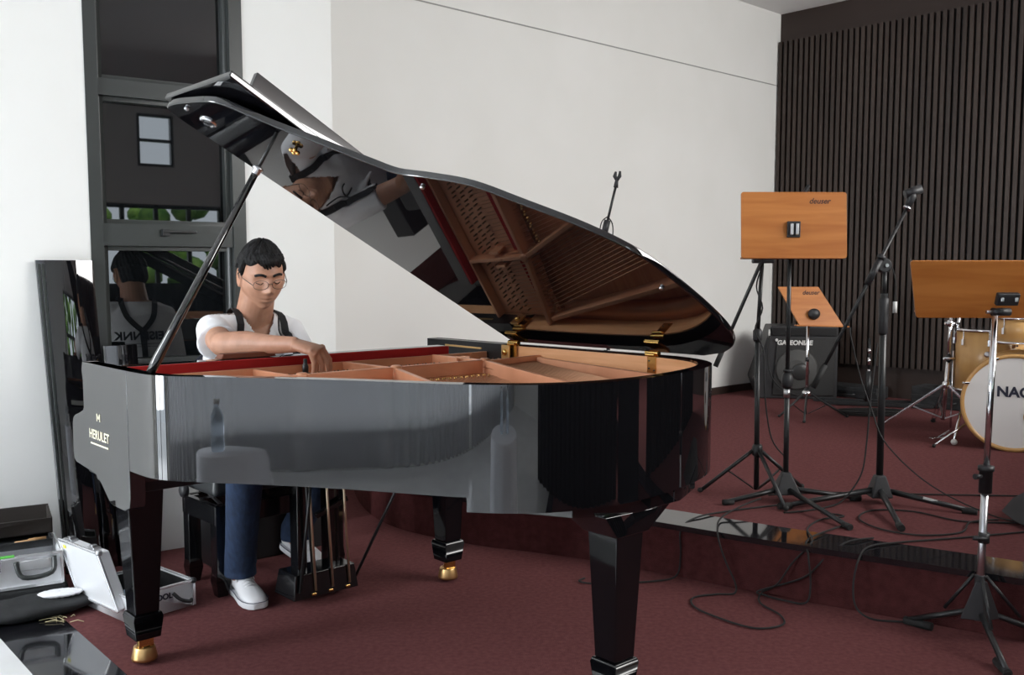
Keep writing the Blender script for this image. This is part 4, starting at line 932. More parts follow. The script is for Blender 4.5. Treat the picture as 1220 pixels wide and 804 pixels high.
text_mesh('cabinet_lettering', 'GALEONIAE', .052, T_ @ basis((-.03, -.1375, .462), (1, 0, 0), (0, 0, 1)), M_ptext, G, .0006, None, .002, .1)
mb = MB(T_); mb.lathe((-.175, -.137, .485), [(.012, 0), (.012, .003)], 12, (0, -1, 0)); mb.build('emblem_dot', M_ptext, G)
mb = MB(T_); mb.tube([(-.235, -.13, .50), (-.235, -.13, .57)], .007, 6); mb.build('plug', M_ptext, t)
mb = MB(T_); mb.tube(catmull([(-.235, -.14, .52), (-.245, -.15, .36), (-.22, -.16, .20), (-.12, -.17, .08), (.06, -.18, .02), (.2, -.2, .01)], 6), .006, 6); mb.build('cable', M_rubber, t)

# --- drum kit
c = V(3.02, 5.70, HS)
t = thing('bass_drum', 'large bass drum with a white front head and pale maple hoop', 'drum', c, 0)
R_ = .285; zc = HS + R_; fd = V(-.50, -.866, 0).normalized()          # facing direction
cf = V(2.912, 5.56, zc)
sdx = V(-fd.y, fd.x, 0)
mb = MB(); mb.lathe(cf - fd * .42, [(.262, 0), (.262, .40)], 48, fd); mb.build('shell', M_drumwood, t)
mb = MB(); mb.lathe(cf - fd * .035, [(.262, 0), (.285, 0), (.285, .042), (.266, .042), (.262, .030)], 56, fd); mb.build('front_hoop', M_hoopwood, t)
mb = MB(); mb.lathe(cf - fd * .41, [(.262, 0), (.285, 0), (.285, .042), (.266, .042)], 56, fd); mb.build('rear_hoop', M_hoopwood, t)
mb = MB(); mb.lathe(cf - fd * .012, [(.266, 0), (.266, .010)], 56, fd); HD = mb.build('drum_head', M_skin_drum, t)
text_mesh('head_lettering', 'NAOS', .082, basis(cf + fd * .0 + (sdx if sdx.x > 0 else -sdx) * .018 + ZZ * .062, sdx if sdx.x > 0 else -sdx, ZZ), M_print, HD, .0006, 'black lettering', .003)
sx_ = sdx if sdx.x > 0 else -sdx
mb = MB(); mb.lathe(cf + sx_ * .10 - ZZ * .075 + fd * .0, [(.048, -.004), (.05, .002), (.040, .003)], 24, fd); mb.build('port_ring', M_hoopwood, HD)
mb = MB(); mb.lathe(cf + sx_ * .10 - ZZ * .075 + fd * .0015, [(.040, -.003), (.040, .002)], 24, fd); mb.build('port_hole', M_void, HD)
for k in range(8):
    a = PI / 8 + k * PI / 4; q = cf - fd * .08 + (sx_ * math.cos(a) + ZZ * math.sin(a)) * .268
    mb = MB(); mb.tube([q - fd * .02, q + fd * .02], .010, 8); lg_ = mb.build('lug', M_chrome, t)
    if k in (0, 1, 2, 3):
        q2 = cf + fd * .012 + (sx_ * math.cos(a) + ZZ * math.sin(a)) * .278; mb = MB(); mb.box(q2, (.03, .03, .012)); mb.tube([q2, q], .004, 6); mb.build('claw_hook', M_chrome, lg_, .003)
for s_ in (-1, 1):
    a0 = cf - fd * .08 + sx_ * s_ * .22 - ZZ * .12; mb = MB(); mb.tube([a0, V((a0 + sx_ * s_ * .19 + fd * .16).x, (a0 + sx_ * s_ * .19 + fd * .16).y, HS + .012)], .007, 8); sp = mb.build('spur', M_chrome, t)
    e = V((a0 + sx_ * s_ * .19 + fd * .16).x, (a0 + sx_ * s_ * .19 + fd * .16).y, HS + .012); mb = MB(); mb.sphere(e, .012, 8, 6); mb.build('spur_tip', M_rubber, sp)
# floor tom
c = V(3.19, 6.40, HS)
def tom(name, label, c, r, z0, z1, nl, legs=True, group=None):
    t = thing(name, label, 'drum', c, 0)
    mb = MB(); mb.lathe(V(c.x, c.y, z0), [(r, 0), (r, z1 - z0)], 40); mb.build('shell', M_drumwood, t)
    for zz_ in (z0 - .004, z1 - .012): mb = MB(); mb.lathe(V(c.x, c.y, zz_), [(r + .002, 0), (r + .010, 0), (r + .010, .016), (r + .002, .016)], 40); mb.build('hoop', M_chrome, t)
    mb = MB(); mb.lathe(V(c.x, c.y, z1 - .002), [(r, 0), (r, .004)], 40); mb.build('drum_head', M_clear, t)
    for k in range(nl):
        a = 2 * PI * k / nl + .3; q = V(c.x + (r + .008) * math.cos(a), c.y + (r + .008) * math.sin(a), 0)
        mb = MB(); mb.tube([q + ZZ * (z1 - .075), q + ZZ * (z1 + .004)], .004, 6); mb.box(q + ZZ * (z1 - .08), (.018, .018, .04), Ru(a)); mb.build('lug', M_chrome, t, .002)
    return t
tt = tom('floor_tom', 'maple floor tom standing left of the bass drum', V(3.10, 6.25, HS), .205, .50, .895, 8)
for k in range(3):
    a = 2 * PI * k / 3 + 2.9; q = V(3.10 + .218 * math.cos(a), 6.25 + .218 * math.sin(a), 0); mb = MB(); mb.tube([q + ZZ * .75, q + ZZ * (HS + .02)], .006, 8); mb.build('leg', M_chrome, tt)
bd = V(3.10, 6.25, .745) + V(-.50, -.86, 0).normalized() * .207; mb = MB(); mb.lathe(bd, [(.017, 0), (.018, .003), (.010, .005)], 16, V(-.5, -.86, 0)); mb.build('badge', M_steel, tt)
tt = tom('rack_tom', 'tilted maple rack tom above the bass drum behind the chrome pole', V(3.12, 5.85, .95), .165, .835, .99, 6)
for ch in tt.children: pass
mb = MB(); mb.tube([V(3.12, 5.85, .86), V(3.10, 5.76, .74)], .012, 8); mb.build('mounting_post', M_chrome, tt)
# cymbal stand
c = V(2.845, 6.32, HS)
t = thing('cymbal_stand', 'chrome tripod hardware stand left of the maple drums', 'drum stand', c, 0)
mb = MB(); mb.tube([c + ZZ * .07, V(2.86, 6.31, .70)], .0135, 12); mb.build('lower_tube', M_chrome, t)
mb = MB(); mb.tube([V(2.86, 6.31, .68), V(2.868, 6.31, 1.02)], .0115, 12); mb.build('upper_tube', M_chrome, t)
mb = MB(); mb.tube([V(2.90, 6.30, .80), V(2.925, 6.31, 1.02)], .010, 10); mb.build('side_rod', M_chrome, t)
for z in (.70, .93):
    mb = MB(); mb.lathe(V(2.862, 6.31, z - .02), [(.018, 0), (.021, .01), (.021, .03), (.016, .04)], 12); K = mb.build('clamp', M_blackp if z < .8 else M_chrome, t)
    mb = MB(); mb.tube([V(2.82, 6.29, z), V(2.92, 6.30, z)], .009, 8); mb.build('wing_screw', M_chrome, K)
hubz = .52
for f in (V(2.49, 6.45, HS), V(3.10, 6.12, HS), V(2.93, 6.66, HS)):
    d_ = (f - c).normalized()
    mb = MB(); a, b = V(2.852, 6.31, hubz) + d_ * .02, f + ZZ * .014
    sd_ = V(-d_.y, d_.x, 0) * .011
    mb.bar(a + sd_, b + sd_, .006, .014); mb.bar(a - sd_, b - sd_, .006, .014); lg = mb.build('leg', M_chrome, t, .001)
    mid = a.lerp(b, .5); mb = MB(); mb.bar(mid, V(2.85, 6.315, HS + .08), .012, .008); mb.build('leg_brace', M_steel, lg)
    mb = MB(); mb.sphere(b, .018, 10, 6); mb.build('rubber_foot', M_rubber, lg)
mb = MB(); mb.lathe(V(2.851, 6.31, hubz - .02), [(.018, 0), (.024, .01), (.024, .04), (.016, .05)], 12); mb.build('hub', M_chrome, t)
# hi-hat style pedal leg in front of the bass drum
c = V(2.70, 5.86, HS)
t = thing('drum_pedal', 'small chrome pedal foot on the carpet left of the bass drum', 'pedal', c, 0)
mb = MB(); mb.tube([V(2.79, 5.95, HS + .20), V(2.675, 5.78, HS + .03)], .009, 10); A_s = mb.build('strut', M_chrome, t)
mb = MB(); mb.sphere(V(2.672, 5.775, HS + .020), .019, 10, 8); mb.build('rubber_foot', M_ptext, A_s)
mb = MB(); mb.bar(V(2.56, 5.86, HS + .028), V(2.67, 5.86, HS + .034), .03, .006); mb.bar(V(2.62, 5.92, HS + .01), V(2.70, 5.90, HS + .07), .01, .01); mb.build('foot_plate', M_chrome, t, .001)
# --- monitor wedge and little box at the right edge
c = V(2.22, 4.02, HS)
t = thing('stage_monitor', 'dark grey wedge monitor cut by the right edge on the stage', 'speaker', c, 0)
mb = MB(); fr0 = [V(2.10, 3.80, HS), V(2.07, 3.98, HS + .045), V(2.09, 4.02, HS + .16), V(2.18, 4.18, HS + .16), V(2.20, 4.2, HS)]
mb.hexa([V(2.075, 3.93, HS + .02), V(2.125, 3.66, HS + .0), V(2.5, 3.72, HS), V(2.42, 4.15, HS)], [V(2.06, 4.00, HS + .04), V(2.14, 4.06, HS + .085), V(2.52, 4.1, HS + .17), V(2.42, 4.2, HS + .16)])
mb.build('cabinet', M_blackp, t, .008)
mb = MB(); mb.hexa([V(2.14, 3.73, HS + .018), V(2.48, 3.78, HS + .03), V(2.50, 4.04, HS + .155), V(2.16, 4.0, HS + .082)], [V(2.14, 3.715, HS + .024), V(2.48, 3.765, HS + .036), V(2.50, 4.03, HS + .162), V(2.16, 3.99, HS + .09)]); mb.build('grille', M_grille, t)
c = V(1.86, 3.30, 0)
t = thing('stage_box', 'small black box on the carpet at the right edge behind the chrome pole stand', 'box', c, 0)
mb = MB(); mb.box(c + V(.05, .02, .075), (.16, .10, .15)); mb.build('box_body', M_blackp, t, .005)
mb = MB()
for z in (.04, .07, .10): mb.box(c + V(-.025, -.033, z), (.015, .006, .015))
mb.build('sockets', M_steel, t, .002)['kind'] = 'stuff'

# --- cables on the floor and over the step
def cable(label, pts, r=.0038, name='floor_cable'):
    o = MB().tube(catmull([Vector(p) for p in pts], 7), r, 7).build(name, M_rubber); props(o, label, 'cable', None); return o
cable('black cable looping off the stage edge onto the floor nearest the piano leg', [(1.10, 4.20, HS + .05), (.98, 4.10, HS + .035), (.88, 4.0, HS + .012), (.83, 3.83, HS + .006), (.835, 3.79, HS - .05), (.86, 3.78, .10), (.89, 3.76, .03), (.875, 3.71, .006), (.80, 3.70, .006), (.705, 3.66, .006), (.69, 3.56, .006), (.75, 3.45, .006), (.86, 3.34, .006), (.97, 3.37, .006), (.99, 3.47, .006), (.95, 3.60, .006), (.98, 3.70, .012), (1.03, 3.66, .06), (1.08, 3.64, .15), (1.16, 3.66, HS + .008), (1.20, 3.85, HS + .006), (1.30, 4.0, HS + .006), (1.42, 4.06, HS + .006), (1.34, 4.12, HS + .006)])
cable('black cable hanging in a wide loop down the step beside the chrome pole stand', [(2.1, 3.82, HS + .006), (1.75, 3.72, HS + .006), (1.5, 3.66, HS + .006), (1.36, 3.60, HS + .006), (1.285, 3.50, HS - .01), (1.26, 3.48, .12), (1.265, 3.46, .04), (1.31, 3.43, .007), (1.40, 3.40, .007), (1.5, 3.39, .008)])
cable('black cable crossing down the step beneath the tall music stand', [(1.38, 3.92, HS + .006), (1.16, 3.70, HS + .008), (1.13, 3.605, HS - .03), (1.14, 3.60, .08), (1.12, 3.585, .012), (1.05, 3.62, .008), (.99, 3.68, .008), (.97, 3.70, .02), (1.12, 3.62, .10), (1.20, 3.60, .19), (1.30, 3.66, HS + .008), (1.42, 3.72, HS + .006)])
cable('thin black cable hanging off the stage behind the piano tail', [(1.3, 4.30, HS + .006), (.95, 4.15, HS + .006), (.78, 4.03, HS + .006), (.70, 3.93, HS - .02), (.70, 3.925, .10), (.68, 3.91, .012), (.58, 3.86, .006), (.45, 3.84, .006), (.33, 3.83, .006), (.275, 3.86, .006), (.30, 3.90, .006)])
cable('black cable running straight across the stage behind the microphone stand', [(1.2, 4.45, HS + .006), (1.5, 4.50, HS + .006), (2.0, 4.46, HS + .006), (2.6, 4.42, HS + .006), (3.3, 4.4, HS + .006)])
cable('black cable lying in an oval on the stage below the boom stand', [(2.6, 3.95, HS + .006), (2.1, 3.95, HS + .006), (1.88, 3.98, HS + .006), (1.75, 4.14, HS + .006), (1.58, 4.16, HS + .006), (1.47, 4.02, HS + .006), (1.50, 3.85, HS + .006), (1.62, 3.76, HS + .006), (1.80, 3.80, HS + .006), (1.90, 3.93, HS + .014), (2.05, 4.0, HS + .006)])
cable('black cable dropping beside the boom stand pole to the stage', [(1.63, 4.30, .95), (1.60, 4.28, .7), (1.585, 4.27, .5), (1.56, 4.26, .36), (1.48, 4.25, HS + .03), (1.40, 4.22, HS + .006), (1.28, 4.15, HS + .006), (1.18, 4.12, HS + .006)])

# --- covered stools with water bottles, left of the camera (seen mirrored in the piano)
def stool(c, r, label, bottles, rot=0):
    t = thing('covered_stool', label, 'stool', c, rot)
    mb = MB(); n = 56; prof = [(.52, 1.0), (.515, 1.03), (.48, 1.05), (.36, 1.06), (.18, 1.10), (.0, 1.14)]; rings = []
    for zz_, k in prof:
        rings.append([c + V(r * k * math.cos(a) * (1 + (.05 * math.sin(9 * a) * (.52 - zz_) / .52)), r * k * math.sin(a) * (1 + (.05 * math.sin(9 * a) * (.52 - zz_) / .52)), zz_) for a in [2 * PI * i / n for i in range(n)]])
    vs = [p for rg in rings for p in rg]; fs = [(j * n + i, j * n + (i + 1) % n, (j + 1) * n + (i + 1) % n, (j + 1) * n + i) for j in range(len(rings) - 1) for i in range(n)] + [tuple(range(n))]
    mb.add(vs, fs, True); mb.build('cloth_cover', M_clothw, t)
    for q in bottles:
        b = thing('water_bottle', q[2], 'bottle', c + V(q[0], q[1], .52), 0, 'water bottles on the covered stools')
        m = MB(); m.lathe(c + V(q[0], q[1], .522), [(.030, 0), (.033, .01), (.033, .06), (.030, .065), (.033, .07), (.033, .15), (.014, .185), (.013, .20)], 20); m.build('bottle_body', M_clearp, b)
        m = MB(); m.lathe(c + V(q[0], q[1], .72), [(.016, 0), (.016, .02)], 16); m.build('bottle_cap', M_ptext, b)
stool(V(-1.66, 1.37, 0), .125, 'round stool under a white cloth seen mirrored in the piano side', [(0, 0, 'single water bottle on the slim covered stool mirrored in the left of the piano side')])
stool(V(-.24, .36, 0), .28, 'second round cloth covered stool mirrored near the piano tail', [(-.06, .02, 'left of the two water bottles on the wide covered stool'), (.07, .0, 'right of the two water bottles on the wide covered stool')])
# curtains in front of the western window
def curtain(label, n0, n1, a, folds=16):
    mb = MB(); k = folds * 6; vs = []
    for z in (.03, 2.95):
        for i in range(k + 1):
            f = i / k; vs.append(RM(a + .035 * math.sin(f * folds * 2 * PI), n0 + (n1 - n0) * f, z))
    mb.add(vs, [(i, i + 1, k + 2 + i, k + 1 + i) for i in range(k)], True); o = mb.build('curtain', M_curtain); sm = o.modifiers.new('s', 'SOLIDIFY'); sm.thickness = .004
    props(o, label, 'curtain', None)
curtain('sheer grey curtain across the first half of the side window', 1.7, 4.6, SA + .12, 24)
curtain('sheer grey curtain across the far half of the side window', 4.7, 7.7, SA + .12, 24)
# black screens added out of view to darken the reflection in the piano tail
def barrier(p0, p1, z0, z1, label):
    mb = MB(); k = 120; vs = []
    for z in (z0, z1):
        for i in range(k + 1):
            f = i / k; p = p0.lerp(p1, f) + V(.75, -.66, 0) * (.02 * math.sin(f * 34 * PI)); vs.append(V(p.x, p.y, z))
    mb.add(vs, [(i, i + 1, k + 2 + i, k + 1 + i) for i in range(k)], True); o = mb.build('added_dark_screen', M_void); o.modifiers.new('s', 'SOLIDIFY').thickness = .006
    props(o, label, 'barrier')
barrier(V(1.0, -.9, 0), V(3.05, 1.75, 0), 0, 1.15, 'added off-camera black screen on the carpet right of the camera, darkening the piano tail reflection')
barrier(V(3.0, 1.82, 0), V(2.62, 2.50, 0), 0, 1.15, 'short added off-camera black screen closing the gap before the stage step')
barrier(V(2.66, 2.72, 0), V(4.3, 5.2, 0), HS, 1.35, 'added off-camera black screen on the right part of the stage, darkening the piano tail reflection')
# garden hedge behind the rear strip window
for k in range(4):
    mb = MB(); c = RM(-1.8 + 2.7 * k, 10.4, 1.2)
    for q in range(90):
        a = c + D1 * random.uniform(-1.1, 1.1) + N1 * random.uniform(-.5, .5) + ZZ * random.uniform(-1.0, 1.5); mb.sphere(a, random.uniform(.12, .26), 7, 5)
    mb.tube([c - ZZ * 1.25, c], [.09, .06], 8)
    o = mb.build('garden_tree', M_leaf); props(o, ['bushy green garden tree, nearest the side window end of the rear strip window', 'bushy green garden tree behind the left half of the rear strip window', 'bushy green garden tree behind the right half of the rear strip window', 'bushy green garden tree past the right end of the rear strip window'][k], 'tree', 'garden trees outside the rear window')
sun = bpy.data.lights.new('sun', 'SUN'); sun.energy = 4; sun.angle = .02; so = bpy.data.objects.new('sun', sun); COL.objects.link(so); so.rotation_euler = Vector((.1, -.0, -1)).lerp(-N1 * -1, .0).to_track_quat('-Z', 'Y').to_euler()
so.rotation_euler = (Vector((0, 0, -1)) + N1 * .35).to_track_quat('-Z', 'Y').to_euler()

# ================================================================== THE MAN AT THE KEYBOARD
def bake(mb, voxel, smooth=4, fac=.5):
    """union of overlapping closed shapes as one continuous skin; returns a mesh in world space"""
    me = mb.mesh('tmp'); o = bpy.data.objects.new('tmp', me); COL.objects.link(o)
    r = o.modifiers.new('r', 'REMESH'); r.mode = 'VOXEL'; r.voxel_size = voxel; r.adaptivity = 0
    if smooth: s = o.modifiers.new('s', 'SMOOTH'); s.iterations = smooth; s.factor = fac
    dg = bpy.context.evaluated_depsgraph_get(); dg.update()
    out = bpy.data.meshes.new_from_object(o.evaluated_get(dg)); bpy.data.objects.remove(o)
    return out
def finish(me, name, mats, parent, matf=None, keep=None, label=None):
    bm = bmesh.new(); bm.from_mesh(me)
    if keep: bmesh.ops.delete(bm, geom=[f for f in bm.faces if not keep(f.calc_center_median())], context='FACES')
    for f in bm.faces:
        f.smooth = True
        if matf: f.material_index = matf(f.calc_center_median())
    bm.to_mesh(me); bm.free(); me.transform(WM[parent].inverted() if parent in WM else WM[parent.parent].inverted())
    me.materials.clear()
    for m in mats: me.materials.append(m)
    o = bpy.data.objects.new(name, me); COL.objects.link(o); o.parent = parent
    if label: o['label'] = label
    return o
man = thing('person', 'man in a white shirt with black shoulder straps and glasses reaching into the piano', 'person', P(.80, -.30, 0), PYAW)

# head frame: hr = his right-to-left axis, hf = face forward, hu = up
HC = P(.728, -.015, 1.252)
pit, tilt, yw = math.radians(17), math.radians(3), math.radians(-9)
hf0 = (VV * math.cos(yw) + UU * math.sin(yw)); hr0 = hf0.cross(ZZ).normalized() * -1
hf = (hf0 * math.cos(pit) - ZZ * math.sin(pit)); hu = (ZZ * math.cos(pit) + hf0 * math.sin(pit))
hr = hr0 * math.cos(tilt) + hu * math.sin(tilt); hu = (hu - hr * hu.dot(hr)).normalized()
HSC = 1.06
def HP(x, y, z): return HC + (hr * x + hf * y + hu * z) * HSC
def g(x, s): return math.exp(-(x / s) ** 2)
def head_pt(d, grow=0.0):
    dx, dy, dz = d
    x, y, z = .074 * dx, .094 * dy, .118 * dz
    k = 1.0
    if z < 0:
        k = 1 - .35 * (min(1, -z / .118)) ** 2.0; x *= k
        if y > 0: y *= 1 + .03 * (-z / .118)
        else: y *= 1 - .25 * (-z / .118)
    # squarer jaw and cheeks
    x *= 1 + .06 * g(z + .045, .035)
    if z > .02: y *= 1.0; x *= 1 + .02 * g(z - .05, .04)
    if dy > 0:
        f = min(1, dy * 1.6); ax = abs(x)
        y -= .010 * f * g(x, .09) * g(z - .0, .08) * .6
        y += f * (.027 * g(x, .0120) * (g(z + .024, .016) * .95 + .45 * g(z - .002, .018)) + .011 * g(ax - .0135, .007) * g(z + .031, .007))
        y -= f * .0125 * g(ax - .031, .016) * g(z - .008, .012)
        y += f * .0058 * g(ax - .031, .011) * g(z - .003, .0075)
        y += f * .0085 * g(ax - .028, .022) * g(z - .028, .008) + f * .003 * g(x, .02) * g(z - .03, .012)
        y += f * .0065 * g(x, .023) * g(z + .055, .0045) + f * .0080 * g(x, .020) * g(z + .069, .0055) - f * .0055 * g(x, .022) * g(z + .0615, .0025)
        y += f * .006 * g(x, .030) * g(z + .060, .022)
        y -= f * .004 * g(x, .02) * g(z + .080, .007)
        y += f * .013 * g(x, .024) * g(z + .101, .015)
        y += f * .004 * g(ax - .045, .016) * g(z + .016, .018)
        x += (1 if x > 0 else -1) * f * .003 * g(ax - .055, .02) * g(z + .012, .02)
    n = Vector((dx, dy, dz)); s = 1 + grow / .095
    return Vector((x * s, y * s, z * s))
hb = MB(); n, m = 120, 96; vs = []
for i in range(m + 1):
    th = PI * i / m
    for k in range(n):
        a = 2 * PI * k / n; q = head_pt((math.sin(th) * math.cos(a), math.sin(th) * math.sin(a), math.cos(th))); vs.append(HP(*q))
hb.add(vs, [(i * n + k, (i + 1) * n + k, (i + 1) * n + (k + 1) % n, i * n + (k + 1) % n) for i in range(m) for k in range(n)], True)
# ears
Rh = Matrix(((hr.x, hf.x, hu.x), (hr.y, hf.y, hu.y), (hr.z, hf.z, hu.z)))
for s in (-1, 1):
    E_ = Rh @ Matrix.Rotation(s * .35, 3, 'Z') @ Matrix.Rotation(-.18, 3, 'X')
    hb.tube([HP(s * .077, -.004 + .019 * math.cos(a), -.002 + .031 * math.sin(a)) for a in [2 * PI * k / 16 for k in range(16)]], .0055, 8, True)
    hb.sphere(HP(s * .074, -.004, -.004), (.006, .017, .028), 12, 8, E_); hb.sphere(HP(s * .074, .002, -.026), (.006, .009, .010), 10, 8, E_)
# neck
hb.ell([P(.735, -.115, 1.045), P(.735, -.095, 1.10), P(.733, -.07, 1.145), P(.730, -.045, 1.20)], [(.085, .060), (.072, .062), (.068, .064), (.064, .064)], 24, UU)
# trunk (beneath the shirt), pelvis and legs beneath the trousers
hb.ell([P(.80, -.32, .52), P(.80, -.31, .66), P(.785, -.25, .82), P(.765, -.17, .96), P(.745, -.11, 1.06), P(.738, -.105, 1.10)], [(.135, .09), (.125, .085), (.15, .095), (.165, .10), (.14, .075), (.07, .05)], 28, UU)
SR, ER, WR = P(.575, -.105, 1.045), P(.462, .205, 1.018), P(.578, .500, 1.030)
def limb(pts, rads, ref): hb.ell(pts, rads, 20, ref)
limb([SR + UU * .03, SR.lerp(ER, .35), SR.lerp(ER, .75), ER + ZZ * .002, ER.lerp(WR, .12) + ZZ * .002, ER.lerp(WR, .35) + ZZ * .004, ER.lerp(WR, .7), WR, WR.lerp(ER, -.03)], [(.052, .050), (.050, .050), (.045, .045), (.042, .042), (.044, .043), (.043, .040), (.032, .028), (.026, .0215), (.022, .016)], ZZ)
SL, EL, WLh = P(.885, -.095, 1.035), P(.875, .13, .84), P(.79, .275, .845)
limb([SL - UU * .03, SL.lerp(EL, .4), SL.lerp(EL, .8), EL, EL.lerp(WLh, .35), EL.lerp(WLh, .8), WLh], [(.050, .050), (.046, .046), (.041, .041), (.039, .039), (.038, .036), (.029, .026), (.026, .020)], ZZ)
# hands
def hand(W, d, pn, side, curls, tips, spread=.021, scale=1.0):
    """W wrist, d hand direction, pn back-of-hand normal, side towards the thumb"""
    d, pn = d.normalized(), pn.normalized(); sd = d.cross(pn).normalized() * side; k = scale
    K = W + d * .085 * k
    hb.ell([W, W + d * .03 * k, W + d * .065 * k, K + d * .006 - pn * .003], [(.027 * k, .019 * k), (.036 * k, .018 * k), (.042 * k, .0165 * k), (.040 * k, .013 * k)], 18, sd)
    for j in range(4):
        o = (1.5 - j) * spread * k; L3 = [(.042, .027, .020), (.046, .030, .021), (.043, .028, .021), (.034, .021, .018)][j]
        b = K + sd * o - d * (.004 if j in (0, 2) else (.014 if j == 3 else 0)); pts = [b - d * .018, b]; a = curls[j][0]; q = b
        dirn = d
        for L_, ca in zip(L3, curls[j]):
            ang = ca; dirn = (d * math.cos(ang) - pn * math.sin(ang)) + sd * (.06 * (1.5 - j)); dirn.normalize(); q = q + dirn * L_ * k; pts.append(q)
        hb.ell(pts, [(.0098 * k, .0098 * k), (.0104 * k, .0100 * k), (.0094 * k, .0092 * k), (.0084 * k, .0080 * k), (.0068 * k, .0064 * k)], 12, sd)
        hb.sphere(q, .0070 * k, 10, 8); hb.sphere(pts[2], .0100 * k, 10, 8); hb.sphere(b + pn * .002, .0112 * k, 10, 8)
    t0 = W + d * .022 * k + sd * .022 * k - pn * .006; t1 = t0 + (d * .55 + sd * .55 - pn * .55).normalized() * .040 * k; t2 = t1 + tips[0].normalized() * .032 * k; t3 = t2 + tips[1].normalized() * .026 * k
    hb.ell([t0 - sd * .012, t0, t1, t2, t3], [(.015 * k, .013 * k), (.0155 * k, .014 * k), (.0115 * k, .011 * k), (.0105 * k, .0095 * k), (.0075 * k, .007 * k)], 12, pn); hb.sphere(t3, .0078 * k, 10, 8)
    return K
dh = (UU * .55 + VV * .72 - ZZ * .22).normalized(); pnr = (ZZ * .92 + dh * 0 - UU * .12 + VV * .10)
pnr = (pnr - dh * pnr.dot(dh)).normalized()
hand(WR - dh * .004, dh, pnr, 1 if dh.cross(pnr).dot(UU) > 0 else -1, [(.85, 1.30, 1.55), (.90, 1.30, 1.55), (.98, 1.38, 1.60), (1.02, 1.42, 1.62)], [dh * .5 - ZZ * .8 - UU * .0, -ZZ], .0215, 1.04)
dl = (VV * .8 - UU * .45 - ZZ * .25).normalized(); pl_ = (ZZ - dl * ZZ.dot(dl)).normalized()
hand(WLh, dl, pl_, 1 if dl.cross(pl_).dot(UU) < 0 else -1, [(.4, .9, 1.1), (.35, .8, 1.0), (.35, .8, 1.0), (.4, .9, 1.1)], [dl, dl - ZZ * .3], .020)
HIPR, HIPL = P(.73, -.30, .575), P(.88, -.30, .575)
KR, KL = P(.600, .075, .555), P(.975, .055, .555)
AR, AL = P(.672, -.135, .115), P(1.005, -.295, .165)
for hp, kn, an in ((HIPR, KR, AR), (HIPL, KL, AL)):
    hb.ell([hp, hp.lerp(kn, .5), kn, kn.lerp(an, .3), kn.lerp(an, .7), an, an - ZZ * .05], [(.07, .07), (.06, .06), (.05, .05), (.048, .048), (.036, .036), (.032, .034), (.032, .04)], 18, UU)
me = bake(hb, .0036, 2, .5)
hinv = Rh.inverted()
def skinmat(c):
    q = hinv @ (c - HC) / HSC; ax = abs(q.x)
    if q.y > .05 and ax < .023 and -.0725 < q.z < -.0515 + .0 and (q.x / .024) ** 2 + ((q.z + .0615) / .0105) ** 2 < 1: return 1
    if q.y > .02 and q.z < -.046 and q.z > -.13 and q.y < .16 and ax < .07 and (abs(q.z + .05) > .0001) and q.z < -.040 - .018 * max(0, 1 - ax / .02) * 0:
        if ax < .026 and -.05 < q.z: return 0
        return 2 if (q.z < -.078 or (ax < .030 and q.z > -.053 and q.z < -.044) or ax > .045) else 0
    return 0
body = finish(me, 'body', [M_skin, M_lip, M_beard], man, skinmat)

# hair: cap over the skull with a swept fringe
def hairline(a):
    """lower border of the hair in head z for azimuth a (0 = his left side, pi/2 = front)"""
    fr_ = math.sin(a); sd_ = abs(math.cos(a))
    if fr_ > .35: return .066 - .012 * math.cos(a) * 0 + .004 * math.sin(7 * a) - .018 * (sd_ ** 3)
    if fr_ > -.05: return -.012 + (.050) * ((fr_ + .05) / .40) ** 2
    if fr_ > -.45: return .018 + (-.012 - .018) * ((fr_ + .45) / .40) * 0 + .010
    return -.062
mb = MB(); n, m = 140, 70; out, inn = [], []
def th_h(x, y, z, a, zl):
    edge = min(1, max(0, (z - zl) / .018)) ** .6
    top = .009 + .004 * max(0, z / .118) + .006 * max(0, y / .09) + .002 * math.sin(26 * a + 60 * z) + .0012 * math.sin(61 * a - 90 * z) + .003 * math.sin(9 * a + 30 * z)
    if z < .02: top *= .62
    return .0015 + (top - .0015) * edge
cap_o, cap_i = [], []
for k in range(n):
    a = 2 * PI * k / n; zl = hairline(a); ca = []
    thl = math.acos(max(-1, min(1, zl / .118)))
    ca = []; cb_ = []
    for i in range(m + 1):
        th = thl * i / m; q = head_pt((math.sin(th) * math.cos(a), math.sin(th) * math.sin(a), math.cos(th)))
        nrm_ = Vector((q.x / .074 ** 2, q.y / .094 ** 2, q.z / .118 ** 2)).normalized(); h_ = th_h(q.x, q.y, q.z, a, zl)
        ca.append(HP(*(q + nrm_ * h_))); cb_.append(HP(*(q - nrm_ * .004)))
    out.append(ca); inn.append(cb_)
vs = [p for c_ in out for p in c_] + [p for c_ in inn for p in c_]; N_ = n * (m + 1); fs = []
for k in range(n):
    for i in range(m):
        a_, b_ = k * (m + 1) + i, ((k + 1) % n) * (m + 1) + i; fs.append((a_, b_, b_ + 1, a_ + 1)); fs.append((N_ + a_, N_ + a_ + 1, N_ + b_ + 1, N_ + b_))
    a_, b_ = k * (m + 1) + m, ((k + 1) % n) * (m + 1) + m; fs.append((a_, b_, N_ + b_, N_ + a_))
mb.add(vs, fs, True)
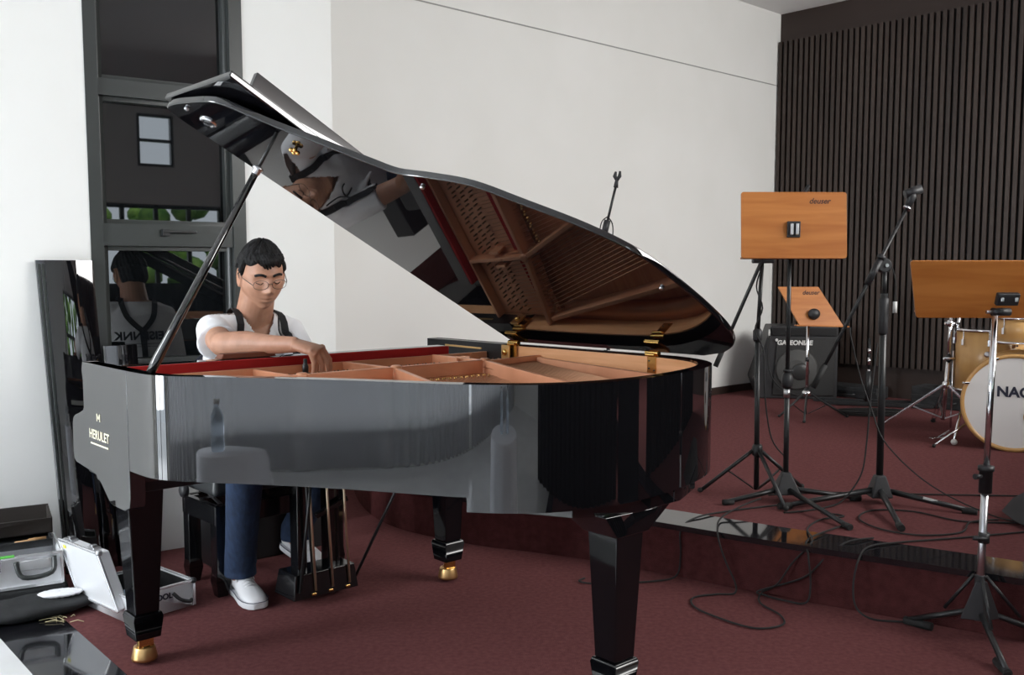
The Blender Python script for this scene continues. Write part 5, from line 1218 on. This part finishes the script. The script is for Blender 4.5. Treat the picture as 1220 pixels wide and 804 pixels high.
# fringe locks swept to his left across the forehead
for j in range(11):
    f = j / 10; a0 = HP(-.050 + .095 * f, .070 - .02 * abs(f - .5), .100 - .012 * abs(f - .4)); a1 = HP(-.035 + .085 * f, .094 - .028 * abs(f - .45) ** 1.3 * 2, .080); a2 = HP(-.020 + .076 * f, .098 - .06 * abs(f - .40) ** 1.6 * 2, .0575 - .008 * math.sin(f * 9))
    mb.tube([a0, a1, a2], [.012, .010, .003], 8)
hair = mb.build('hair', M_hair, man)
mb = MB()
for s in (-1, 1):
    pts = [HP(s * x_, y_, z_) for x_, y_, z_ in ((.013, .0935, .026), (.024, .0925, .031), (.036, .088, .032), (.048, .077, .026))]
    mb.ell(catmull(pts, 4), [(.0048, .0030)] * 13, 8, hu); 
mb.build('eyebrows', M_hair, hair)
mb = MB()
for s in (-1, 1):
    pts = [HP(s * x_, y_, z_) for x_, y_, z_ in ((.019, .0815, .0015), (.030, .0865, -.0035), (.043, .0765, .0005))]
    mb.tube(catmull(pts, 4), .0014, 6)
mb.build('eyelashes', M_hair, hair)
# glasses
gl = thing('eyeglasses', 'thin metal rimmed eyeglasses on the face of the man at the piano', 'glasses', HC, 0)
M_gl = mat('dark_metal_rim', (.10, .08, .07), .3, .8)
for s in (-1, 1):
    pts = [HP(s * (.033 + .0255 * math.cos(a)), .1015 - .10 * (.033 + .0255 * math.cos(a)) ** 2 / .06 + .004 * math.sin(a) * 0, -.002 + .0165 * (abs(math.sin(a)) ** .8) * (1 if math.sin(a) > 0 else -1)) for a in [2 * PI * k / 28 for k in range(28)]]
    mb = MB(); mb.tube(pts, .0010, 6, True); rm_ = mb.build('rim', M_gl, gl)
    mb = MB(); mb.add(pts, [tuple(range(28))]); mb.build('lens', M_lens, rm_)
    mb = MB(); e = pts[0]; mb.tube([e, HP(s * .066, .080, .002), HP(s * .0765, .035, .006), HP(s * .0805, .002, .018), HP(s * .081, -.015, .005)], [.0012, .0018, .0014, .0014, .002], 6); mb.build('temple', M_gl, gl)
mb = MB(); mb.tube([HP(-.009, .103, .001), HP(0, .107, .004), HP(.009, .103, .001)], .0011, 6); mb.build('glasses_bridge', M_gl, gl)

# T-shirt
sh = MB()
sh.ell([P(.80, -.33, .50), P(.80, -.325, .60), P(.797, -.30, .70), P(.785, -.25, .81), P(.768, -.185, .91), P(.755, -.14, .99), P(.742, -.118, 1.045), P(.738, -.112, 1.085), P(.737, -.105, 1.115)], [(.178, .128), (.172, .125), (.170, .122), (.182, .125), (.195, .128), (.197, .120), (.178, .096), (.120, .074), (.080, .064)], 40, UU)
sh.ell([SR + UU * .10 + ZZ * .022, SR + UU * .04 + ZZ * .010, SR, SR.lerp(ER, .22) - ZZ * .004, SR.lerp(ER, .45) - ZZ * .010, SR.lerp(ER, .60) - ZZ * .014], [(.060, .060), (.064, .066), (.067, .067), (.065, .066), (.066, .070), (.068, .076)], 24, ZZ)
sh.ell([SL - UU * .10 + ZZ * .022, SL - UU * .04 + ZZ * .010, SL, SL.lerp(EL, .3), SL.lerp(EL, .65)], [(.056, .058), (.060, .062), (.060, .062), (.058, .060), (.056, .062)], 24, UU)
# folds
for a, b, r_ in ((P(.62, -.02, .98), P(.70, -.02, .84), .014), (P(.66, -.05, .93), P(.60, -.14, .78), .013), (P(.86, -.03, .98), P(.80, -.05, .82), .014), (P(.90, -.1, .93), P(.95, -.2, .75), .012), (P(.64, -.22, 1.0), P(.72, -.34, .86), .012), (P(.86, -.22, 1.0), P(.80, -.36, .84), .012), (P(.53, -.04, 1.10), P(.57, .02, 1.075), .012)):
    sh.tube([a, (a + b) / 2, b], [r_ * .5, r_, r_ * .5], 8)
me = bake(sh, .0065, 6, .5)
bv = BVHTree.FromPolygons([v.co.copy() for v in me.vertices], [tuple(p.vertices) for p in me.polygons])
def uvz(c): d = c - PO; return d.dot(UU), d.dot(VV), c.z
def keep(c):
    u_, v_, z_ = uvz(c)
    # V neck opening
    if v_ > -.13 and z_ > .985 + abs(u_ - .737) * 1.75: return False
    if z_ > 1.108: return False
    return True
shirt = finish(me, 'shirt', [M_white], man, None, keep)
sm = shirt.modifiers.new('s', 'SOLIDIFY'); sm.thickness = .003; sm.offset = -1
# skin of the chest in the neck opening is part of the body beneath
# trousers
tr = MB()
tr.ell([P(.80, -.44, .50), P(.80, -.38, .555), P(.80, -.30, .60), P(.80, -.24, .60)], [(.15, .05), (.175, .10), (.175, .10), (.15, .07)], 28, UU)
for hp, kn, an, s_ in ((HIPR, KR, AR, 1), (HIPL, KL, AL, 1)):
    tr.ell([hp - VV * .05, hp, hp.lerp(kn, .5), kn - VV * .03, kn, kn.lerp(an, .12), kn.lerp(an, .4), kn.lerp(an, .75), an + ZZ * .01, an - ZZ * .035], [(.085, .075), (.088, .085), (.080, .080), (.070, .072), (.068, .068), (.068, .068), (.064, .066), (.060, .064), (.060, .064), (.062, .066)], 26, UU)
    for k in range(5):
        z_ = .12 + .07 * k; c = kn.lerp(an, .95 - .17 * k); tr.tube([c + UU * .055 + VV * .03, c + VV * .066 + ZZ * .012, c - UU * .055 + VV * .03 - ZZ * .01], [.005, .009, .005], 8)
me = bake(tr, .0065, 5, .5)
finish(me, 'trousers', [M_jean], man)
# shoes
def shoe(heel, toe, up_hint, nm='shoe'):
    d = (toe - heel).normalized(); sd = d.cross(up_hint).normalized(); up = sd.cross(d).normalized(); Ln = (toe - heel).length
    def q(f, s_, h): return heel + d * (f * Ln) + sd * s_ + up * h
    pr = [(.0, .026, .045, .088), (.06, .034, .050, .098), (.2, .038, .052, .100), (.36, .038, .050, .086), (.5, .042, .045, .066), (.68, .048, .038, .050), (.84, .046, .030, .040), (.95, .034, .024, .030), (1.0, .016, .018, .018)]
    mb = MB(); n_ = 18; vs = []
    for f, w_, hm, ht in pr:
        for k in range(n_):
            a = 2 * PI * k / n_; x_ = w_ * math.cos(a); y_ = ht * .5 + ht * .5 * math.sin(a); x_ *= (1.0 if y_ < ht * .5 else .92); vs.append(q(f, x_, .012 + y_))
    m_ = len(pr); fs = [(i * n_ + k, i * n_ + (k + 1) % n_, (i + 1) * n_ + (k + 1) % n_, (i + 1) * n_ + k) for i in range(m_ - 1) for k in range(n_)] + [tuple(range(n_)), tuple(range((m_ - 1) * n_, m_ * n_))]
    mb.add(vs, fs, True); S_ = mb.build(nm, M_shoe, man)
    out_ = [(f, w_ + .004) for f, w_, _, _ in pr]; ring = [(f, w_) for f, w_ in out_] + [(f, -w_) for f, w_ in out_[::-1]]
    mb = MB(); mb.hexa([q(f, s2, 0.0) for f, s2 in ring], [q(f, s2, .024) for f, s2 in ring]); mb.build('shoe_sole', M_sole, S_, .004)
    mb = MB(); line = [q(f, s2 * 1.02, .026) for f, s2 in ring]; mb.tube(line, .0016, 5, True); mb.build('sole_stripe', M_navy, S_)
    for k in range(5):
        f = .40 + .06 * k; hh = .012 + [.082, .074, .066, .060, .055][k] + .003
        mb = MB(); mb.tube([q(f, -.022, hh - .010), q(f + .01, 0, hh), q(f, .022, hh - .010)], .0028, 6); mb.build('shoelace', M_shoe, S_)
    mb = MB(); mb.tube([q(.42, 0, .095), q(.40, .03, .088), q(.45, .035, .07)], .0022, 6); mb.tube([q(.42, 0, .095), q(.40, -.03, .088), q(.46, -.033, .07)], .0022, 6); mb.build('lace_bow', M_shoe, S_)
shoe(P(.690, -.215, .002), P(.648, .065, .002), ZZ)
shoe(P(.995, -.375, .085), P(1.055, -.125, .004), (ZZ + VV * .35).normalized())
# shoulder straps and cord over the shirt
def on_shirt(u_, z_, front=True, off=.004):
    o_ = P(u_, .6 if front else -1.2, z_); d_ = VV * (-1 if front else 1); h = bv.ray_cast(o_, d_)
    if h[0] is None: return P(u_, -.1, z_)
    return h[0] + h[1] * off
def over(u_, v_, off=.004):
    h = bv.ray_cast(P(u_, v_, 1.6), -ZZ); return h[0] + h[1] * off if h[0] else P(u_, v_, 1.1)
def ribbon(pts, wdt, name, m, par):
    pts = catmull(pts, 4); mb = MB(); vs = []
    for i, p in enumerate(pts):
        t_ = (pts[min(i + 1, len(pts) - 1)] - pts[max(i - 1, 0)]).normalized(); h = bv.find_nearest(p); nn_ = h[1]; s_ = t_.cross(nn_).normalized(); q = h[0] + nn_ * .003
        for x_, y_ in ((-1, 0), (1, 0), (1, 1), (-1, 1)): vs.append(q + s_ * x_ * wdt / 2 + nn_ * y_ * .004)
    k = len(pts); fs = [(4 * i + j, 4 * i + (j + 1) % 4, 4 * (i + 1) + (j + 1) % 4, 4 * (i + 1) + j) for i in range(k - 1) for j in range(4)] + [(0, 1, 2, 3), tuple(4 * (k - 1) + j for j in range(4))]
    mb.add(vs, fs); return mb.build(name, m, par)
hs_ = on_shirt(.645, 1.02)
bp = [on_shirt(.745, z_, False) for z_ in (.80, .88, .95)]
for s, ut in ((-1, .645), (1, .838)):
    ribbon([on_shirt(ut + .008, .82), on_shirt(ut + .004, .92), on_shirt(ut, 1.0), on_shirt(.74 + (ut - .74) * .93, 1.05), over(.74 + (ut - .74) * .88, -.10), on_shirt(.742 + (ut - .742) * .7, 1.04, False), on_shirt(.745 + (ut - .745) * .35, .99, False), bp[2], bp[1], bp[0]], .028, 'shoulder_strap', M_strap, shirt)
mb = MB(); mb.tube([on_shirt(.64, 1.09, True, .006), on_shirt(.655, 1.06, True, .006), on_shirt(.668, 1.02, True, .006)], .003, 6)
mb2 = MB(); mb2.tube(catmull([P(.800, -.02, 1.11), on_shirt(.800, 1.04, True, .012), on_shirt(.815, 1.005, True, .012), on_shirt(.80, .965, True, .012)], 5), .0032, 6); mb2.build('hanging_cord', M_rubber, shirt)
c_ = on_shirt(.80, .985, True, .010)
mb2 = MB(); mb2.tube([c_ + UU * .030 * math.cos(a) + ZZ * .026 * math.sin(a) for a in [PI * k / 10 for k in range(11)]], .0032, 6); mb2.build('cord_ring', M_rubber, shirt)
# lettering across the back
bc = on_shirt(.745, .93, False, .010)
text_mesh('back_lettering', 'REISENNK', .062, basis(bc + UU * .0, -UU, (ZZ + VV * .45).normalized()), M_print, man, .0015, 'dark lettering on the back', .002)
mb = MB(); b2_ = bc - (ZZ + VV * .45).normalized() * .042; mb.bar(b2_ - UU * .13, b2_ + UU * .13, .006, .002); mb.bar(b2_ - UU * .11 - ZZ * .014 - VV * .006, b2_ + UU * .13 - ZZ * .014 - VV * .006, .003, .002); mb.build('back_underline', M_print, man)
# tuning lever held in the hand
o = MB(); tp = P(.545, .62, .918); o.tube([tp, tp + ZZ * .075], [.006, .006], 10); o.lathe(tp + ZZ * .02, [(.009, 0), (.010, .03), (.007, .04)], 10); lv = o.build('tuning_lever', M_blackm); props(lv, 'small dark tuning lever standing on a pin in front of the hand', 'tool')
